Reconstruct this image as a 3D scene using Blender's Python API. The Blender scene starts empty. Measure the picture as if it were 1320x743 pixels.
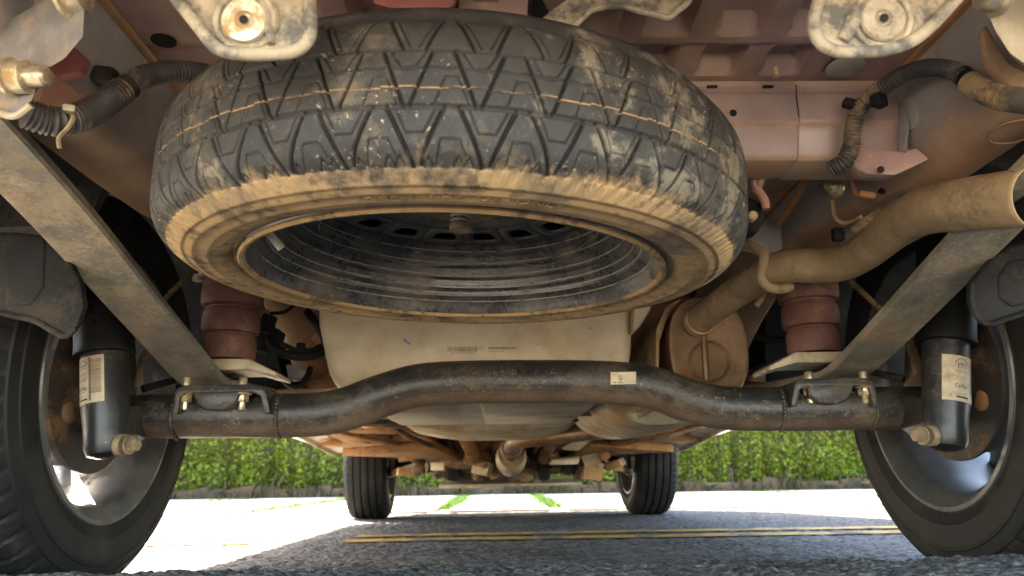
import bpy, bmesh, math, random
import numpy as np
from mathutils import Vector, Matrix

random.seed(7); rng = np.random.default_rng(7)
scene = bpy.context.scene
COL = scene.collection
R = math.radians

# ------------------------------------------------------------------ camera, sky, sun, exposure
F_PX, PITCH, YAW, ROLL = 982.5, R(14.5), R(1.08), R(-0.87)
CAM = np.array([-0.045, 0.0, 0.151])
def basis():
    cp, sp, cy, sy = math.cos(PITCH), math.sin(PITCH), math.cos(YAW), math.sin(YAW)
    fw = np.array([sy*cp, cy*cp, sp]); rt = np.array([cy, -sy, 0.0]); up = np.cross(rt, fw)
    c, s = math.cos(ROLL), math.sin(ROLL)
    return c*rt+s*up, -s*rt+c*up, fw
RT, UP, FW = basis()
cam_data = bpy.data.cameras.new('camera'); cam = bpy.data.objects.new('camera', cam_data); COL.objects.link(cam)
cam.matrix_world = Matrix(((RT[0], UP[0], -FW[0], CAM[0]), (RT[1], UP[1], -FW[1], CAM[1]), (RT[2], UP[2], -FW[2], CAM[2]), (0, 0, 0, 1)))
cam_data.sensor_width = 36; cam_data.lens = 36*F_PX/1320
cam_data.clip_start = 0.02; cam_data.clip_end = 3000
cam_data.dof.use_dof = True; cam_data.dof.focus_distance = 0.85; cam_data.dof.aperture_fstop = 10.0
scene.camera = cam

SUN_FROM = Vector((-0.62, 0.66, 1.0)).normalized()
elev = math.asin(SUN_FROM.z); azim = math.atan2(SUN_FROM.x, SUN_FROM.y)
world = bpy.data.worlds.new('World'); scene.world = world; world.use_nodes = True
wn = world.node_tree; bg = wn.nodes['Background']
sky = wn.nodes.new('ShaderNodeTexSky'); sky.sky_type = 'NISHITA'; sky.sun_disc = False
sky.sun_elevation = elev; sky.sun_rotation = azim
sky.air_density = 1.0; sky.dust_density = 2.0; sky.ozone_density = 1.0
wn.links.new(sky.outputs[0], bg.inputs[0]); bg.inputs[1].default_value = 0.15
sun_d = bpy.data.lights.new('sun', 'SUN'); sun_d.energy = 5.0; sun_d.angle = R(0.53); sun_d.color = (1.0, 0.93, 0.82)
sun = bpy.data.objects.new('sun', sun_d); COL.objects.link(sun)
sun.rotation_euler = SUN_FROM.to_track_quat('Z', 'Y').to_euler()
vs = scene.view_settings; vs.view_transform = 'Standard'; vs.look = 'None'; vs.exposure = 3.6; vs.gamma = 1.0; vs.use_curve_mapping = False
vs.use_white_balance = True; vs.white_balance_temperature = 7700; vs.white_balance_tint = 10   # camera balanced for open shade
scene.cycles.max_bounces = 14; scene.cycles.diffuse_bounces = 9; scene.cycles.use_denoising = True

# ------------------------------------------------------------------ geometry helpers
def at(px, py, Y):            # the point at depth Y that stands behind a place in the photograph
    d = FW + RT*(px-660)/F_PX + UP*(371.5-py)/F_PX
    return CAM + d*(Y/d[1])
def atX(px, py, X):
    d = FW + RT*(px-660)/F_PX + UP*(371.5-py)/F_PX
    return CAM + d*((X-CAM[0])/d[0])
def atZ(px, py, Z):
    d = FW + RT*(px-660)/F_PX + UP*(371.5-py)/F_PX
    return CAM + d*((Z-CAM[2])/d[2])
ORIGIN = {}
def root(name, loc, label=None, cat=None, group=None):
    o = bpy.data.objects.new(name, None); COL.objects.link(o); o.location = loc; o.empty_display_size = 0.1
    ORIGIN[o.name] = np.array(loc, float)
    if label: o['label'] = label
    if cat: o['category'] = cat
    if group: o['group'] = group
    return o
def mk(name, V, F, mat, parent=None, smooth=True, ang=38, bevel=0, seg=2):
    V = np.asarray(V, float)
    org = ORIGIN[parent.name] if parent else np.zeros(3)
    me = bpy.data.meshes.new(name); me.from_pydata((V-org).tolist(), [], [list(map(int, f)) for f in F])
    bm = bmesh.new(); bm.from_mesh(me); bmesh.ops.recalc_face_normals(bm, faces=bm.faces)
    if bevel:
        ed = [e for e in bm.edges if len(e.link_faces) == 2 and e.calc_face_angle(0) > R(25)]
        bmesh.ops.bevel(bm, geom=ed, offset=bevel, segments=seg, profile=0.5, affect='EDGES', clamp_overlap=True)
    bm.to_mesh(me); bm.free()
    if smooth:
        me.polygons.foreach_set('use_smooth', [True]*len(me.polygons)); me.set_sharp_from_angle(angle=R(ang))
    me.materials.append(mat)
    o = bpy.data.objects.new(name, me); COL.objects.link(o)
    if parent: o.parent = parent
    ORIGIN[o.name] = org
    return o
def join(*vf):
    V = []; F = []; n = 0
    for v, f in vf:
        v = np.asarray(v, float); V.append(v); F += [[i+n for i in q] for q in f]; n += len(v)
    return np.vstack(V), F
def unit(v): v = np.asarray(v, float); return v/np.linalg.norm(v)
def frame(axis):
    a = unit(axis); h = np.array([0, 0, 1.0]) if abs(a[2]) < 0.9 else np.array([0, 1.0, 0])
    u = unit(np.cross(h, a)); return u, np.cross(a, u), a
def g_box(c, s, rot=None):
    c = np.array(c, float); hx, hy, hz = np.array(s)/2.0
    V = np.array([[x, y, z] for z in (-hz, hz) for y in (-hy, hy) for x in (-hx, hx)])
    if rot is not None: V = V@np.array(rot).T
    return V+c, [[0, 2, 3, 1], [4, 5, 7, 6], [0, 1, 5, 4], [2, 6, 7, 3], [0, 4, 6, 2], [1, 3, 7, 5]]
def rotz(a): c, s = math.cos(a), math.sin(a); return np.array([[c, -s, 0], [s, c, 0], [0, 0, 1]])
def rotx(a): c, s = math.cos(a), math.sin(a); return np.array([[1, 0, 0], [0, c, -s], [0, s, c]])
def roty(a): c, s = math.cos(a), math.sin(a); return np.array([[c, 0, s], [0, 1, 0], [-s, 0, c]])
def g_plate(pts, thick):       # polygon given as 3-D points, pushed along a vector
    P = np.array(pts, float); n = len(P); t = np.array(thick, float)
    F = [list(range(n))[::-1], [i+n for i in range(n)]] + [[i, (i+1) % n, (i+1) % n+n, i+n] for i in range(n)]
    return np.vstack([P, P+t]), F
def smooth_path(P, n):
    P = np.array(P, float)
    if len(P) == 2: return P[0]+(P[1]-P[0])*np.linspace(0, 1, n)[:, None]
    Q = np.vstack([2*P[0]-P[1], P, 2*P[-1]-P[-2]]); out = []
    m = max(3, int(n/(len(P)-1))*2)
    for i in range(1, len(Q)-2):
        t = np.linspace(0, 1, m, endpoint=False)[:, None]
        a, b, c, d = Q[i-1], Q[i], Q[i+1], Q[i+2]
        out.append(0.5*((2*b)+(c-a)*t+(2*a-5*b+4*c-d)*t*t+(3*b-a-3*c+d)*t**3))
    C = np.vstack(out+[P[-1:]]); s = np.r_[0, np.cumsum(np.linalg.norm(np.diff(C, axis=0), axis=1))]
    u = np.linspace(0, s[-1], n)
    return np.stack([np.interp(u, s, C[:, k]) for k in range(3)], 1)
def g_tube(P, r, n=40, seg=14, pitch=None, amp=0.0, cap=True, path=None, flat=None, hollow=0):
    C = smooth_path(P, n) if path is None else path
    n = len(C); T = np.gradient(C, axis=0); T /= np.linalg.norm(T, axis=1)[:, None]
    u, v, _ = frame(T[0]); L = np.r_[0, np.cumsum(np.linalg.norm(np.diff(C, axis=0), axis=1))]
    rr = np.interp(L/L[-1], np.linspace(0, 1, len(r)), r) if np.ndim(r) else np.full(n, float(r))
    if pitch: rr = rr*(1+amp*np.clip(np.sin(2*np.pi*L/pitch)*1.8, -1, 1))
    th = np.linspace(0, 2*np.pi, seg, endpoint=False); V = []
    for i in range(n):
        u = unit(u-T[i]*(u@T[i])); v = np.cross(T[i], u)
        k = 1.0 if flat is None else flat
        V.append(C[i]+rr[i]*(np.cos(th)[:, None]*u+k*np.sin(th)[:, None]*v))
    F = [[i*seg+j, i*seg+(j+1) % seg, (i+1)*seg+(j+1) % seg, (i+1)*seg+j] for i in range(n-1) for j in range(seg)]
    if cap: F += [list(range(seg))[::-1], [(n-1)*seg+j for j in range(seg)]]
    return np.vstack(V), F
def corr(P, r, pitch=0.0042, amp=0.10, seg=16):
    P = np.array(P, float); C = smooth_path(P, 60); L = np.linalg.norm(np.diff(C, axis=0), axis=1).sum()
    return g_tube(P, r, n=max(30, int(L/pitch*5)), seg=seg, pitch=pitch, amp=amp)
def g_lathe(prof, c, axis, n=32, close=False, arc=None):   # prof: (radius, offset along axis)
    u, v, a = frame(axis); c = np.array(c, float)
    th = np.linspace(0, 2*np.pi, n, endpoint=False); V = []
    for r, h in prof: V.append(c+a*h+r*(np.cos(th)[:, None]*u+np.sin(th)[:, None]*v))
    m = len(prof); rng_ = range(m if close else m-1)
    F = [[i*n+j, i*n+(j+1) % n, ((i+1) % m)*n+(j+1) % n, ((i+1) % m)*n+j] for i in rng_ for j in range(n)]
    if not close:
        if prof[0][0] > 1e-6: F.append(list(range(n))[::-1])
        if prof[-1][0] > 1e-6: F.append([(m-1)*n+j for j in range(n)])
    return np.vstack(V), F
def g_bolt(c, axis, r=0.009, h=0.010, shank=0.0, washer=True):
    a = unit(axis); c = np.array(c, float); parts = []
    if washer: parts.append(g_lathe([(r*1.45, 0), (r*1.5, 0.0012), (r*1.4, 0.0028), (r*1.05, 0.003)], c, a, 24)); c = c+a*0.003
    parts.append(g_lathe([(r, 0), (r, h*0.86), (r*0.86, h)], c, a, 6))
    if shank: parts.append(g_lathe([(r*0.55, 0), (r*0.55, shank*0.92), (r*0.46, shank)], c+a*h, a, 14))
    return join(*parts)
def sub_text(body, size, o, ux, uy, depth):       # lettering as thin raised mesh on a flat place; ux reading direction, uy up
    cu = bpy.data.curves.new('lettering', 'FONT'); cu.body = body; cu.size = size; cu.extrude = 0; cu.align_x = 'CENTER'; cu.align_y = 'CENTER'; cu.resolution_u = 2
    ob = bpy.data.objects.new('lettering', cu); COL.objects.link(ob)
    dg = bpy.context.evaluated_depsgraph_get(); me = bpy.data.meshes.new_from_object(ob.evaluated_get(dg))
    V = np.array([v.co[:] for v in me.vertices]); F = [list(p.vertices) for p in me.polygons]
    bpy.data.objects.remove(ob); bpy.data.curves.remove(cu); bpy.data.meshes.remove(me)
    return V, F

# ------------------------------------------------------------------ materials
MATS = {}
def grimy(name, base, dirt, lo=0.45, hi=0.65, scale=9.0, rough=0.55, metal=0.0, fine=0.35, speck=None, speck_amt=0.0, bump=0.25,
          rust=None, rust_lo=0.62, down=0.0, spec=0.4, dirt_rough=0.9, stretch=None, fscale=160.0):
    m = bpy.data.materials.new(name); m.use_nodes = True; nt = m.node_tree; N = nt.nodes; Lk = nt.links
    bs = N['Principled BSDF']; tc = N.new('ShaderNodeTexCoord'); vec = tc.outputs['Object']
    if stretch:
        mp = N.new('ShaderNodeMapping'); mp.inputs['Scale'].default_value = stretch; Lk.new(vec, mp.inputs[0]); vec = mp.outputs[0]
    def noise(s, d=6, r=0.62, off=0):
        n = N.new('ShaderNodeTexNoise'); n.inputs['Scale'].default_value = s; n.inputs['Detail'].default_value = d; n.inputs['Roughness'].default_value = r
        if off:
            mp = N.new('ShaderNodeMapping'); mp.inputs['Location'].default_value = (off, off*1.7, off*0.6); Lk.new(vec, mp.inputs[0]); Lk.new(mp.outputs[0], n.inputs[0])
        else: Lk.new(vec, n.inputs[0])
        return n.outputs['Fac']
    def ramp(f, a, b):
        n = N.new('ShaderNodeMapRange'); n.interpolation_type = 'SMOOTHSTEP'; n.inputs[1].default_value = a; n.inputs[2].default_value = b; Lk.new(f, n.inputs[0]); return n.outputs[0]
    def math_(op, a, b):
        n = N.new('ShaderNodeMath'); n.operation = op; n.use_clamp = True
        for i, x in enumerate((a, b)):
            if isinstance(x, (int, float)): n.inputs[i].default_value = x
            else: Lk.new(x, n.inputs[i])
        return n.outputs[0]
    def mix(f, a, b, mode='MIX'):
        n = N.new('ShaderNodeMix'); n.data_type = 'RGBA'; n.blend_type = mode
        if isinstance(f, (int, float)): n.inputs[0].default_value = f
        else: Lk.new(f, n.inputs[0])
        for i, x in ((6, a), (7, b)):
            if isinstance(x, tuple): n.inputs[i].default_value = (*x, 1)
            else: Lk.new(x, n.inputs[i])
        return n.outputs[2]
    def contrast(f, k):
        n = N.new('ShaderNodeMapRange'); n.clamp = False; n.inputs[1].default_value = 0.5-0.5/k; n.inputs[2].default_value = 0.5+0.5/k; Lk.new(f, n.inputs[0]); return n.outputs[0]
    big = contrast(noise(scale, 8, 0.68), 1.75); small = contrast(noise(fscale, 4, 0.7, 3.1), 1.6)
    mask_in = math_('ADD', big, math_('MULTIPLY', math_('SUBTRACT', small, 0.5) if False else small, fine*0.5))
    mk_ = ramp(mask_in, lo+fine*0.25, hi+fine*0.25)
    tone = noise(scale*2.7, 5, 0.6, 7.7)
    tn = N.new('ShaderNodeMapRange'); tn.inputs[1].default_value = 0.3; tn.inputs[2].default_value = 0.7; tn.inputs[3].default_value = 0.78; tn.inputs[4].default_value = 1.22; Lk.new(tone, tn.inputs[0])
    col = mix(mk_, base, dirt)
    if rust: col = mix(ramp(noise(scale*0.8, 7, 0.7, 13.3), rust_lo-0.06, rust_lo+0.06), col, rust)
    if speck:
        sm = math_('MULTIPLY', ramp(noise(230, 3, 0.75, 17), 0.60, 0.68), ramp(noise(21, 5, 0.65, 21), 0.66-speck_amt*0.4, 0.74-speck_amt*0.4))
        col = mix(sm, col, speck)
    if down:
        ge = N.new('ShaderNodeNewGeometry'); sx = N.new('ShaderNodeSeparateXYZ'); Lk.new(ge.outputs['True Normal'], sx.inputs[0])
        dm = ramp(math_('ADD', math_('MULTIPLY', sx.outputs[2], -1.0), math_('MULTIPLY', math_('SUBTRACT', big, 0.5), 0.9)), 0.15, 0.95)
        col = mix(math_('MULTIPLY', dm, down), col, (0.46, 0.29, 0.18))
    vm = N.new('ShaderNodeVectorMath'); vm.operation = 'SCALE'; Lk.new(col, vm.inputs[0]); Lk.new(tn.outputs[0], vm.inputs['Scale'])
    Lk.new(vm.outputs[0], bs.inputs['Base Color'])
    ro = N.new('ShaderNodeMapRange'); ro.inputs[3].default_value = rough; ro.inputs[4].default_value = dirt_rough; Lk.new(mk_, ro.inputs[0]); Lk.new(ro.outputs[0], bs.inputs['Roughness'])
    if metal:
        me_ = N.new('ShaderNodeMapRange'); me_.inputs[3].default_value = metal; me_.inputs[4].default_value = 0.0; Lk.new(mk_, me_.inputs[0]); Lk.new(me_.outputs[0], bs.inputs['Metallic'])
    bs.inputs['Specular IOR Level'].default_value = spec
    if bump:
        bp = N.new('ShaderNodeBump'); bp.inputs['Strength'].default_value = bump; bp.inputs['Distance'].default_value = 0.0015
        Lk.new(math_('ADD', math_('MULTIPLY', small, 0.6), math_('MULTIPLY', mk_, 0.4)), bp.inputs['Height']); Lk.new(bp.outputs[0], bs.inputs['Normal'])
    MATS[name] = m; return m
TAN = (0.42, 0.25, 0.115); TAN2 = (0.36, 0.235, 0.13); RUST = (0.26, 0.085, 0.03)
M_tread = grimy('dusty tread rubber', (0.040, 0.038, 0.036), (0.135, 0.108, 0.076), 0.46, 0.95, 15, 0.6, fine=0.8, spec=0.25, speck=(0.42, 0.34, 0.23), speck_amt=0.35, bump=0.35)
M_groove = grimy('packed groove dirt', (0.36, 0.22, 0.10), (0.20, 0.13, 0.07), 0.4, 0.7, 20, 0.9)
M_mudwall = grimy('mud caked sidewall', (0.36, 0.23, 0.11), (0.15, 0.105, 0.065), 0.52, 0.68, 13, 0.92, fine=0.6, speck=(0.06, 0.05, 0.04), speck_amt=0.25, bump=0.5)
M_rimblk = grimy('black steel rim', (0.042, 0.042, 0.043), (0.21, 0.172, 0.125), 0.36, 1.0, 16, 0.26, fine=0.7, speck=(0.35, 0.26, 0.15), speck_amt=0.4, bump=0.15, spec=0.8)
M_disc = grimy('dusty black rim disc', (0.055, 0.055, 0.056), (0.20, 0.162, 0.115), 0.42, 0.95, 14, 0.3, fine=0.9, bump=0.1, spec=0.8)
M_bead = grimy('worn dusty rim edge', (0.34, 0.30, 0.24), (0.10, 0.09, 0.08), 0.52, 0.75, 30, 0.45, fine=0.8, bump=0.1)
M_paint = grimy('mauve overspray underbody', (0.36, 0.235, 0.215), (0.42, 0.27, 0.18), 0.42, 0.85, 6, 0.34, fine=0.5, speck=(0.55, 0.36, 0.16), speck_amt=0.55, bump=0.10, dirt_rough=0.7)
M_cross = grimy('mauve gloss with road dust', (0.34, 0.24, 0.225), (0.40, 0.265, 0.19), 0.42, 0.8, 5, 0.28, fine=0.3, speck=(0.55, 0.36, 0.16), speck_amt=0.2, bump=0.06, dirt_rough=0.6, down=0.9)
M_rail = grimy('grey primer rail with road dust', (0.31, 0.285, 0.275), (0.38, 0.25, 0.18), 0.5, 0.8, 6, 0.42, fine=0.3, bump=0.08, dirt_rough=0.7, down=0.95)
M_grey = grimy('grey primer underbody', (0.27, 0.255, 0.25), (0.33, 0.22, 0.16), 0.5, 0.78, 6, 0.45, fine=0.3, speck=(0.5, 0.34, 0.18), speck_amt=0.2, bump=0.10, dirt_rough=0.7)
M_pink = grimy('pink primer with tan dust', (0.42, 0.21, 0.16), (0.42, 0.24, 0.13), 0.42, 0.7, 6, 0.5, fine=0.3, bump=0.1)
M_dusty = grimy('tan dust over primer', (0.40, 0.235, 0.125), (0.30, 0.18, 0.12), 0.45, 0.7, 7, 0.8, fine=0.4, bump=0.2)
M_redpaint = grimy('red body paint', (0.30, 0.022, 0.03), (0.33, 0.15, 0.10), 0.66, 0.85, 5, 0.25, bump=0.02, spec=0.6)
M_dullred = grimy('dull red primer', (0.30, 0.10, 0.085), (0.36, 0.19, 0.13), 0.5, 0.8, 8, 0.6, bump=0.1)
M_hang = grimy('weathered grey hanger plate', (0.20, 0.19, 0.18), (0.33, 0.25, 0.19), 0.46, 0.85, 22, 0.45, fine=0.9, bump=0.2)
M_sealer = grimy('rusty seam sealer', (0.44, 0.20, 0.09), (0.36, 0.22, 0.12), 0.45, 0.65, 12, 0.8, bump=0.3)
M_spring = grimy('grey dusty spring steel', (0.20, 0.185, 0.155), (0.46, 0.36, 0.23), 0.34, 0.90, 13, 0.55, fine=1.5, speck=(0.5, 0.38, 0.24), speck_amt=0.45, bump=0.4, rust=(0.30, 0.225, 0.145), rust_lo=0.60)
M_axle = grimy('black axle paint', (0.020, 0.020, 0.021), (0.17, 0.125, 0.08), 0.40, 0.95, 12, 0.36, fine=1.6, speck=(0.34, 0.26, 0.16), speck_amt=0.5, bump=0.35, spec=0.6, down=0.30)
M_black = grimy('black plastic', (0.013, 0.013, 0.014), (0.060, 0.049, 0.037), 0.42, 0.95, 9, 0.55, fine=1.0, bump=0.2, spec=0.15)
M_conduit = grimy('dusty black conduit', (0.06, 0.055, 0.052), (0.26, 0.18, 0.11), 0.5, 0.75, 18, 0.5, fine=0.5, bump=0.05)
M_conduit2 = grimy('tan dusted conduit', (0.10, 0.08, 0.065), (0.36, 0.24, 0.13), 0.42, 0.65, 14, 0.7, fine=0.5, bump=0.05)
M_bracket = grimy('pale dusty bracket', (0.37, 0.30, 0.205), (0.11, 0.10, 0.09), 0.44, 0.76, 24, 0.6, fine=0.7, bump=0.4, dirt_rough=0.6)
M_bright = grimy('zinc plated bolt', (0.62, 0.54, 0.40), (0.42, 0.27, 0.13), 0.5, 0.7, 40, 0.32, metal=0.75, bump=0.1)
M_tanbolt = grimy('dusty bolt', (0.30, 0.215, 0.13), (0.18, 0.125, 0.075), 0.5, 0.7, 40, 0.6, metal=0.2, bump=0.2)
M_pipe = grimy('dust coated exhaust pipe', (0.43, 0.305, 0.175), (0.23, 0.165, 0.105), 0.50, 0.92, 12, 0.6, fine=1.0, speck=(0.52, 0.40, 0.25), speck_amt=0.3, bump=0.25, rust=(0.28, 0.13, 0.05), rust_lo=0.66)
M_muff = grimy('rusty muffler', (0.18, 0.11, 0.062), (0.30, 0.19, 0.10), 0.46, 0.90, 12, 0.38, metal=0.45, fine=0.5, bump=0.25, rust=(0.20, 0.07, 0.025), rust_lo=0.60)
M_shield = grimy('pale heat shield', (0.50, 0.41, 0.27), (0.40, 0.27, 0.14), 0.45, 0.7, 8, 0.45, metal=0.25, bump=0.15)
M_tank = grimy('beige fuel tank', (0.47, 0.395, 0.28), (0.38, 0.27, 0.155), 0.42, 0.95, 4, 0.5, fine=0.35, speck=(0.22, 0.13, 0.06), speck_amt=0.12, bump=0.08)
M_bump = grimy('brown rubber bump stop', (0.155, 0.070, 0.054), (0.29, 0.17, 0.115), 0.50, 0.95, 16, 0.65, fine=0.5, bump=0.2)
M_shock = grimy('black shock tube', (0.020, 0.021, 0.023), (0.15, 0.118, 0.08), 0.46, 1.0, 12, 0.33, fine=1.5, speck=(0.25, 0.19, 0.12), speck_amt=0.3, bump=0.2, spec=0.6)
M_label = grimy('paper label', (0.58, 0.48, 0.34), (0.50, 0.34, 0.18), 0.55, 0.8, 25, 0.6, bump=0.02)
M_ink = grimy('black ink', (0.02, 0.02, 0.02), (0.05, 0.045, 0.04), 0.5, 0.7, 30, 0.7, bump=0)
M_greyink = grimy('faded ink', (0.16, 0.14, 0.11), (0.22, 0.18, 0.13), 0.5, 0.7, 30, 0.7, bump=0)
M_blue = grimy('blue crayon', (0.05, 0.13, 0.33), (0.1, 0.2, 0.35), 0.5, 0.7, 60, 0.7, bump=0)
M_tyre = grimy('road tyre rubber', (0.017, 0.0165, 0.016), (0.050, 0.042, 0.034), 0.42, 0.95, 10, 0.6, fine=0.7, bump=0.15, spec=0.22)
M_alloy = grimy('dull alloy wheel', (0.17, 0.17, 0.165), (0.12, 0.10, 0.075), 0.5, 0.75, 9, 0.38, metal=0.6, bump=0.05)
M_alloyin = grimy('dark inner barrel', (0.16, 0.16, 0.16), (0.13, 0.11, 0.08), 0.5, 0.75, 9, 0.45, metal=0.5, bump=0.05)
M_drum = grimy('dusty brake drum', (0.055, 0.045, 0.038), (0.24, 0.13, 0.065), 0.5, 0.75, 12, 0.55, fine=0.5, bump=0.25)
M_orange = grimy('orange dust over floor pan', (0.44, 0.235, 0.095), (0.24, 0.125, 0.06), 0.42, 0.80, 9, 0.7, fine=0.9, bump=0.25, rust=(0.10, 0.065, 0.045), rust_lo=0.60)
M_cast = grimy('dirty castings', (0.13, 0.09, 0.06), (0.36, 0.20, 0.09), 0.48, 0.7, 12, 0.6, fine=0.5, bump=0.25)
M_pale = grimy('pale dusty sill', (0.62, 0.53, 0.38), (0.52, 0.36, 0.18), 0.5, 0.75, 8, 0.5, bump=0.1)
M_plug = grimy('pale body plug', (0.36, 0.345, 0.29), (0.30, 0.25, 0.18), 0.5, 0.8, 12, 0.5, bump=0.05)
M_dark = grimy('dark void', (0.008, 0.008, 0.009), (0.015, 0.013, 0.012), 0.5, 0.7, 10, 0.8, bump=0)
M_yellowish = grimy('cream plate', (0.46, 0.395, 0.28), (0.37, 0.265, 0.145), 0.52, 0.75, 9, 0.5, bump=0.1)
M_glass = bpy.data.materials.new('tinted glass'); M_glass.use_nodes = True
_b = M_glass.node_tree.nodes['Principled BSDF']; _b.inputs['Base Color'].default_value = (0.03, 0.04, 0.045, 1); _b.inputs['Roughness'].default_value = 0.05

def asphalt(name, c1, c2, sc):
    m = bpy.data.materials.new(name); m.use_nodes = True; nt = m.node_tree; N = nt.nodes; Lk = nt.links; bs = N['Principled BSDF']
    tc = N.new('ShaderNodeTexCoord')
    v = N.new('ShaderNodeTexVoronoi'); v.inputs['Scale'].default_value = sc; Lk.new(tc.outputs['Object'], v.inputs[0])
    n = N.new('ShaderNodeTexNoise'); n.inputs['Scale'].default_value = 3.0; n.inputs['Detail'].default_value = 8; Lk.new(tc.outputs['Object'], n.inputs[0])
    n2 = N.new('ShaderNodeTexNoise'); n2.inputs['Scale'].default_value = sc*0.6; n2.inputs['Detail'].default_value = 5; Lk.new(tc.outputs['Object'], n2.inputs[0])
    sep = N.new('ShaderNodeSeparateColor'); Lk.new(v.outputs['Color'], sep.inputs[0])
    a = N.new('ShaderNodeMath'); a.operation = 'MULTIPLY_ADD'; Lk.new(sep.outputs[0], a.inputs[0]); a.inputs[1].default_value = 0.85
    b = N.new('ShaderNodeMath'); b.operation = 'MULTIPLY_ADD'; Lk.new(n.outputs['Fac'], b.inputs[0]); b.inputs[1].default_value = 0.9; b.inputs[2].default_value = -0.42
    Lk.new(b.outputs[0], a.inputs[2])
    mx = N.new('ShaderNodeMix'); mx.data_type = 'RGBA'; mx.clamp_factor = True; Lk.new(a.outputs[0], mx.inputs[0]); mx.inputs[6].default_value = (*c1, 1); mx.inputs[7].default_value = (*c2, 1)
    Lk.new(mx.outputs[2], bs.inputs['Base Color']); bs.inputs['Roughness'].default_value = 0.85
    h = N.new('ShaderNodeMath'); h.operation = 'SUBTRACT'; Lk.new(n2.outputs['Fac'], h.inputs[0]); Lk.new(v.outputs['Distance'], h.inputs[1])
    bp = N.new('ShaderNodeBump'); bp.inputs['Strength'].default_value = 0.9; bp.inputs['Distance'].default_value = 0.006; Lk.new(h.outputs[0], bp.inputs['Height']); Lk.new(bp.outputs[0], bs.inputs['Normal'])
    return m
M_asph = asphalt('worn asphalt', (0.018, 0.0175, 0.0165), (0.150, 0.145, 0.136), 75)
M_drive = asphalt('coarse driveway asphalt', (0.016, 0.015, 0.014), (0.19, 0.175, 0.15), 130)
M_conc = grimy('pavement concrete', (0.50, 0.47, 0.42), (0.40, 0.37, 0.32), 0.45, 0.7, 2.0, 0.85, fine=0.4, bump=0.3, fscale=60)
M_yellow = grimy('worn yellow road paint', (0.45, 0.265, 0.035), (0.10, 0.09, 0.072), 0.44, 0.66, 6, 0.7, fine=0.8, bump=0.2, fscale=90)
M_soil = grimy('dry soil', (0.20, 0.13, 0.08), (0.12, 0.085, 0.05), 0.45, 0.7, 3.0, 0.95, bump=0.4, fscale=40)
M_stone = grimy('brown wall stone', (0.085, 0.052, 0.027), (0.034, 0.028, 0.014), 0.45, 0.65, 4.0, 0.9, fine=0.5, bump=0.5, fscale=50)
def leafmat(name, c, t, var=0.5):
    m = bpy.data.materials.new(name); m.use_nodes = True; nt = m.node_tree; N = nt.nodes; Lk = nt.links; bs = N['Principled BSDF']; out = N['Material Output']
    g = N.new('ShaderNodeNewGeometry'); mr = N.new('ShaderNodeMapRange'); mr.inputs[3].default_value = 1-var; mr.inputs[4].default_value = 1+var; Lk.new(g.outputs['Random Per Island'], mr.inputs[0])
    vm = N.new('ShaderNodeVectorMath'); vm.operation = 'SCALE'; vm.inputs[0].default_value = c; Lk.new(mr.outputs[0], vm.inputs['Scale'])
    Lk.new(vm.outputs[0], bs.inputs['Base Color']); bs.inputs['Roughness'].default_value = 0.45
    tr = N.new('ShaderNodeBsdfTranslucent'); vm2 = N.new('ShaderNodeVectorMath'); vm2.operation = 'SCALE'; vm2.inputs[0].default_value = t; Lk.new(mr.outputs[0], vm2.inputs['Scale']); Lk.new(vm2.outputs[0], tr.inputs[0])
    ms = N.new('ShaderNodeMixShader'); ms.inputs[0].default_value = 0.4; Lk.new(bs.outputs[0], ms.inputs[1]); Lk.new(tr.outputs[0], ms.inputs[2]); Lk.new(ms.outputs[0], out.inputs[0])
    return m
M_leaf = leafmat('hedge leaf', (0.125, 0.175, 0.014), (0.32, 0.40, 0.014), 0.6)
M_grass = leafmat('grass blade', (0.035, 0.085, 0.010), (0.03, 0.085, 0.008))
M_dry = leafmat('dry weeds', (0.10, 0.075, 0.03), (0.10, 0.09, 0.03), 0.7)
M_bark = grimy('hedge stems', (0.09, 0.06, 0.04), (0.14, 0.10, 0.07), 0.45, 0.65, 20, 0.9, bump=0.3)

# ------------------------------------------------------------------ ground, road, driveway, pavement
def struct(o, label=None, kind='structure'):
    o['kind'] = kind
    if label: o['label'] = label
    return o
def sheet(name, x0, x1, y0, y1, z, mat, parent=None):
    return mk(name, [[x0, y0, z], [x1, y0, z], [x1, y1, z], [x0, y1, z]], [[0, 1, 2, 3]], mat, parent, smooth=False)
struct(sheet('ground', -900, 900, -900, 900, -0.03, M_soil), 'dry bare soil reaching out beyond the street')
ROAD_Y1 = 4.62
def grid_sheet(name, xs, ys, zf, mat):
    X, Y = np.meshgrid(xs, ys); Z = zf(X, Y); nx, ny = len(xs), len(ys)
    V = np.stack([X, Y, Z], -1).reshape(-1, 3)
    F = [[j*nx+i, j*nx+i+1, (j+1)*nx+i+1, (j+1)*nx+i] for j in range(ny-1) for i in range(nx-1)]
    return mk(name, V, F, mat, None, True, 80)
_rx = np.linspace(-3, 3.6, 540); _ry = np.linspace(0.95, ROAD_Y1, 330)
_g = rng.normal(0, 1, (len(_ry), len(_rx))); _g = (_g+np.roll(_g, 1, 0)+np.roll(_g, 1, 1)+np.roll(np.roll(_g, 1, 0), 1, 1))/2
_w = rng.normal(0, 1, (len(_ry), len(_rx)))
for _ in range(3): _w = (_w+np.roll(_w, 4, 0)+np.roll(_w, -4, 0)+np.roll(_w, 4, 1)+np.roll(_w, -4, 1))/5*1.7
_full = np.zeros((len(_ry)+3, len(_rx)+6)); _full[3:-1, 3:-3] = (_g*.0011+_w*.0009)[:-1]
_xs = np.r_[-80, -20, -6, _rx, 7, 20, 80]; _ys = np.r_[-6, -1, .5, _ry]
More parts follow.
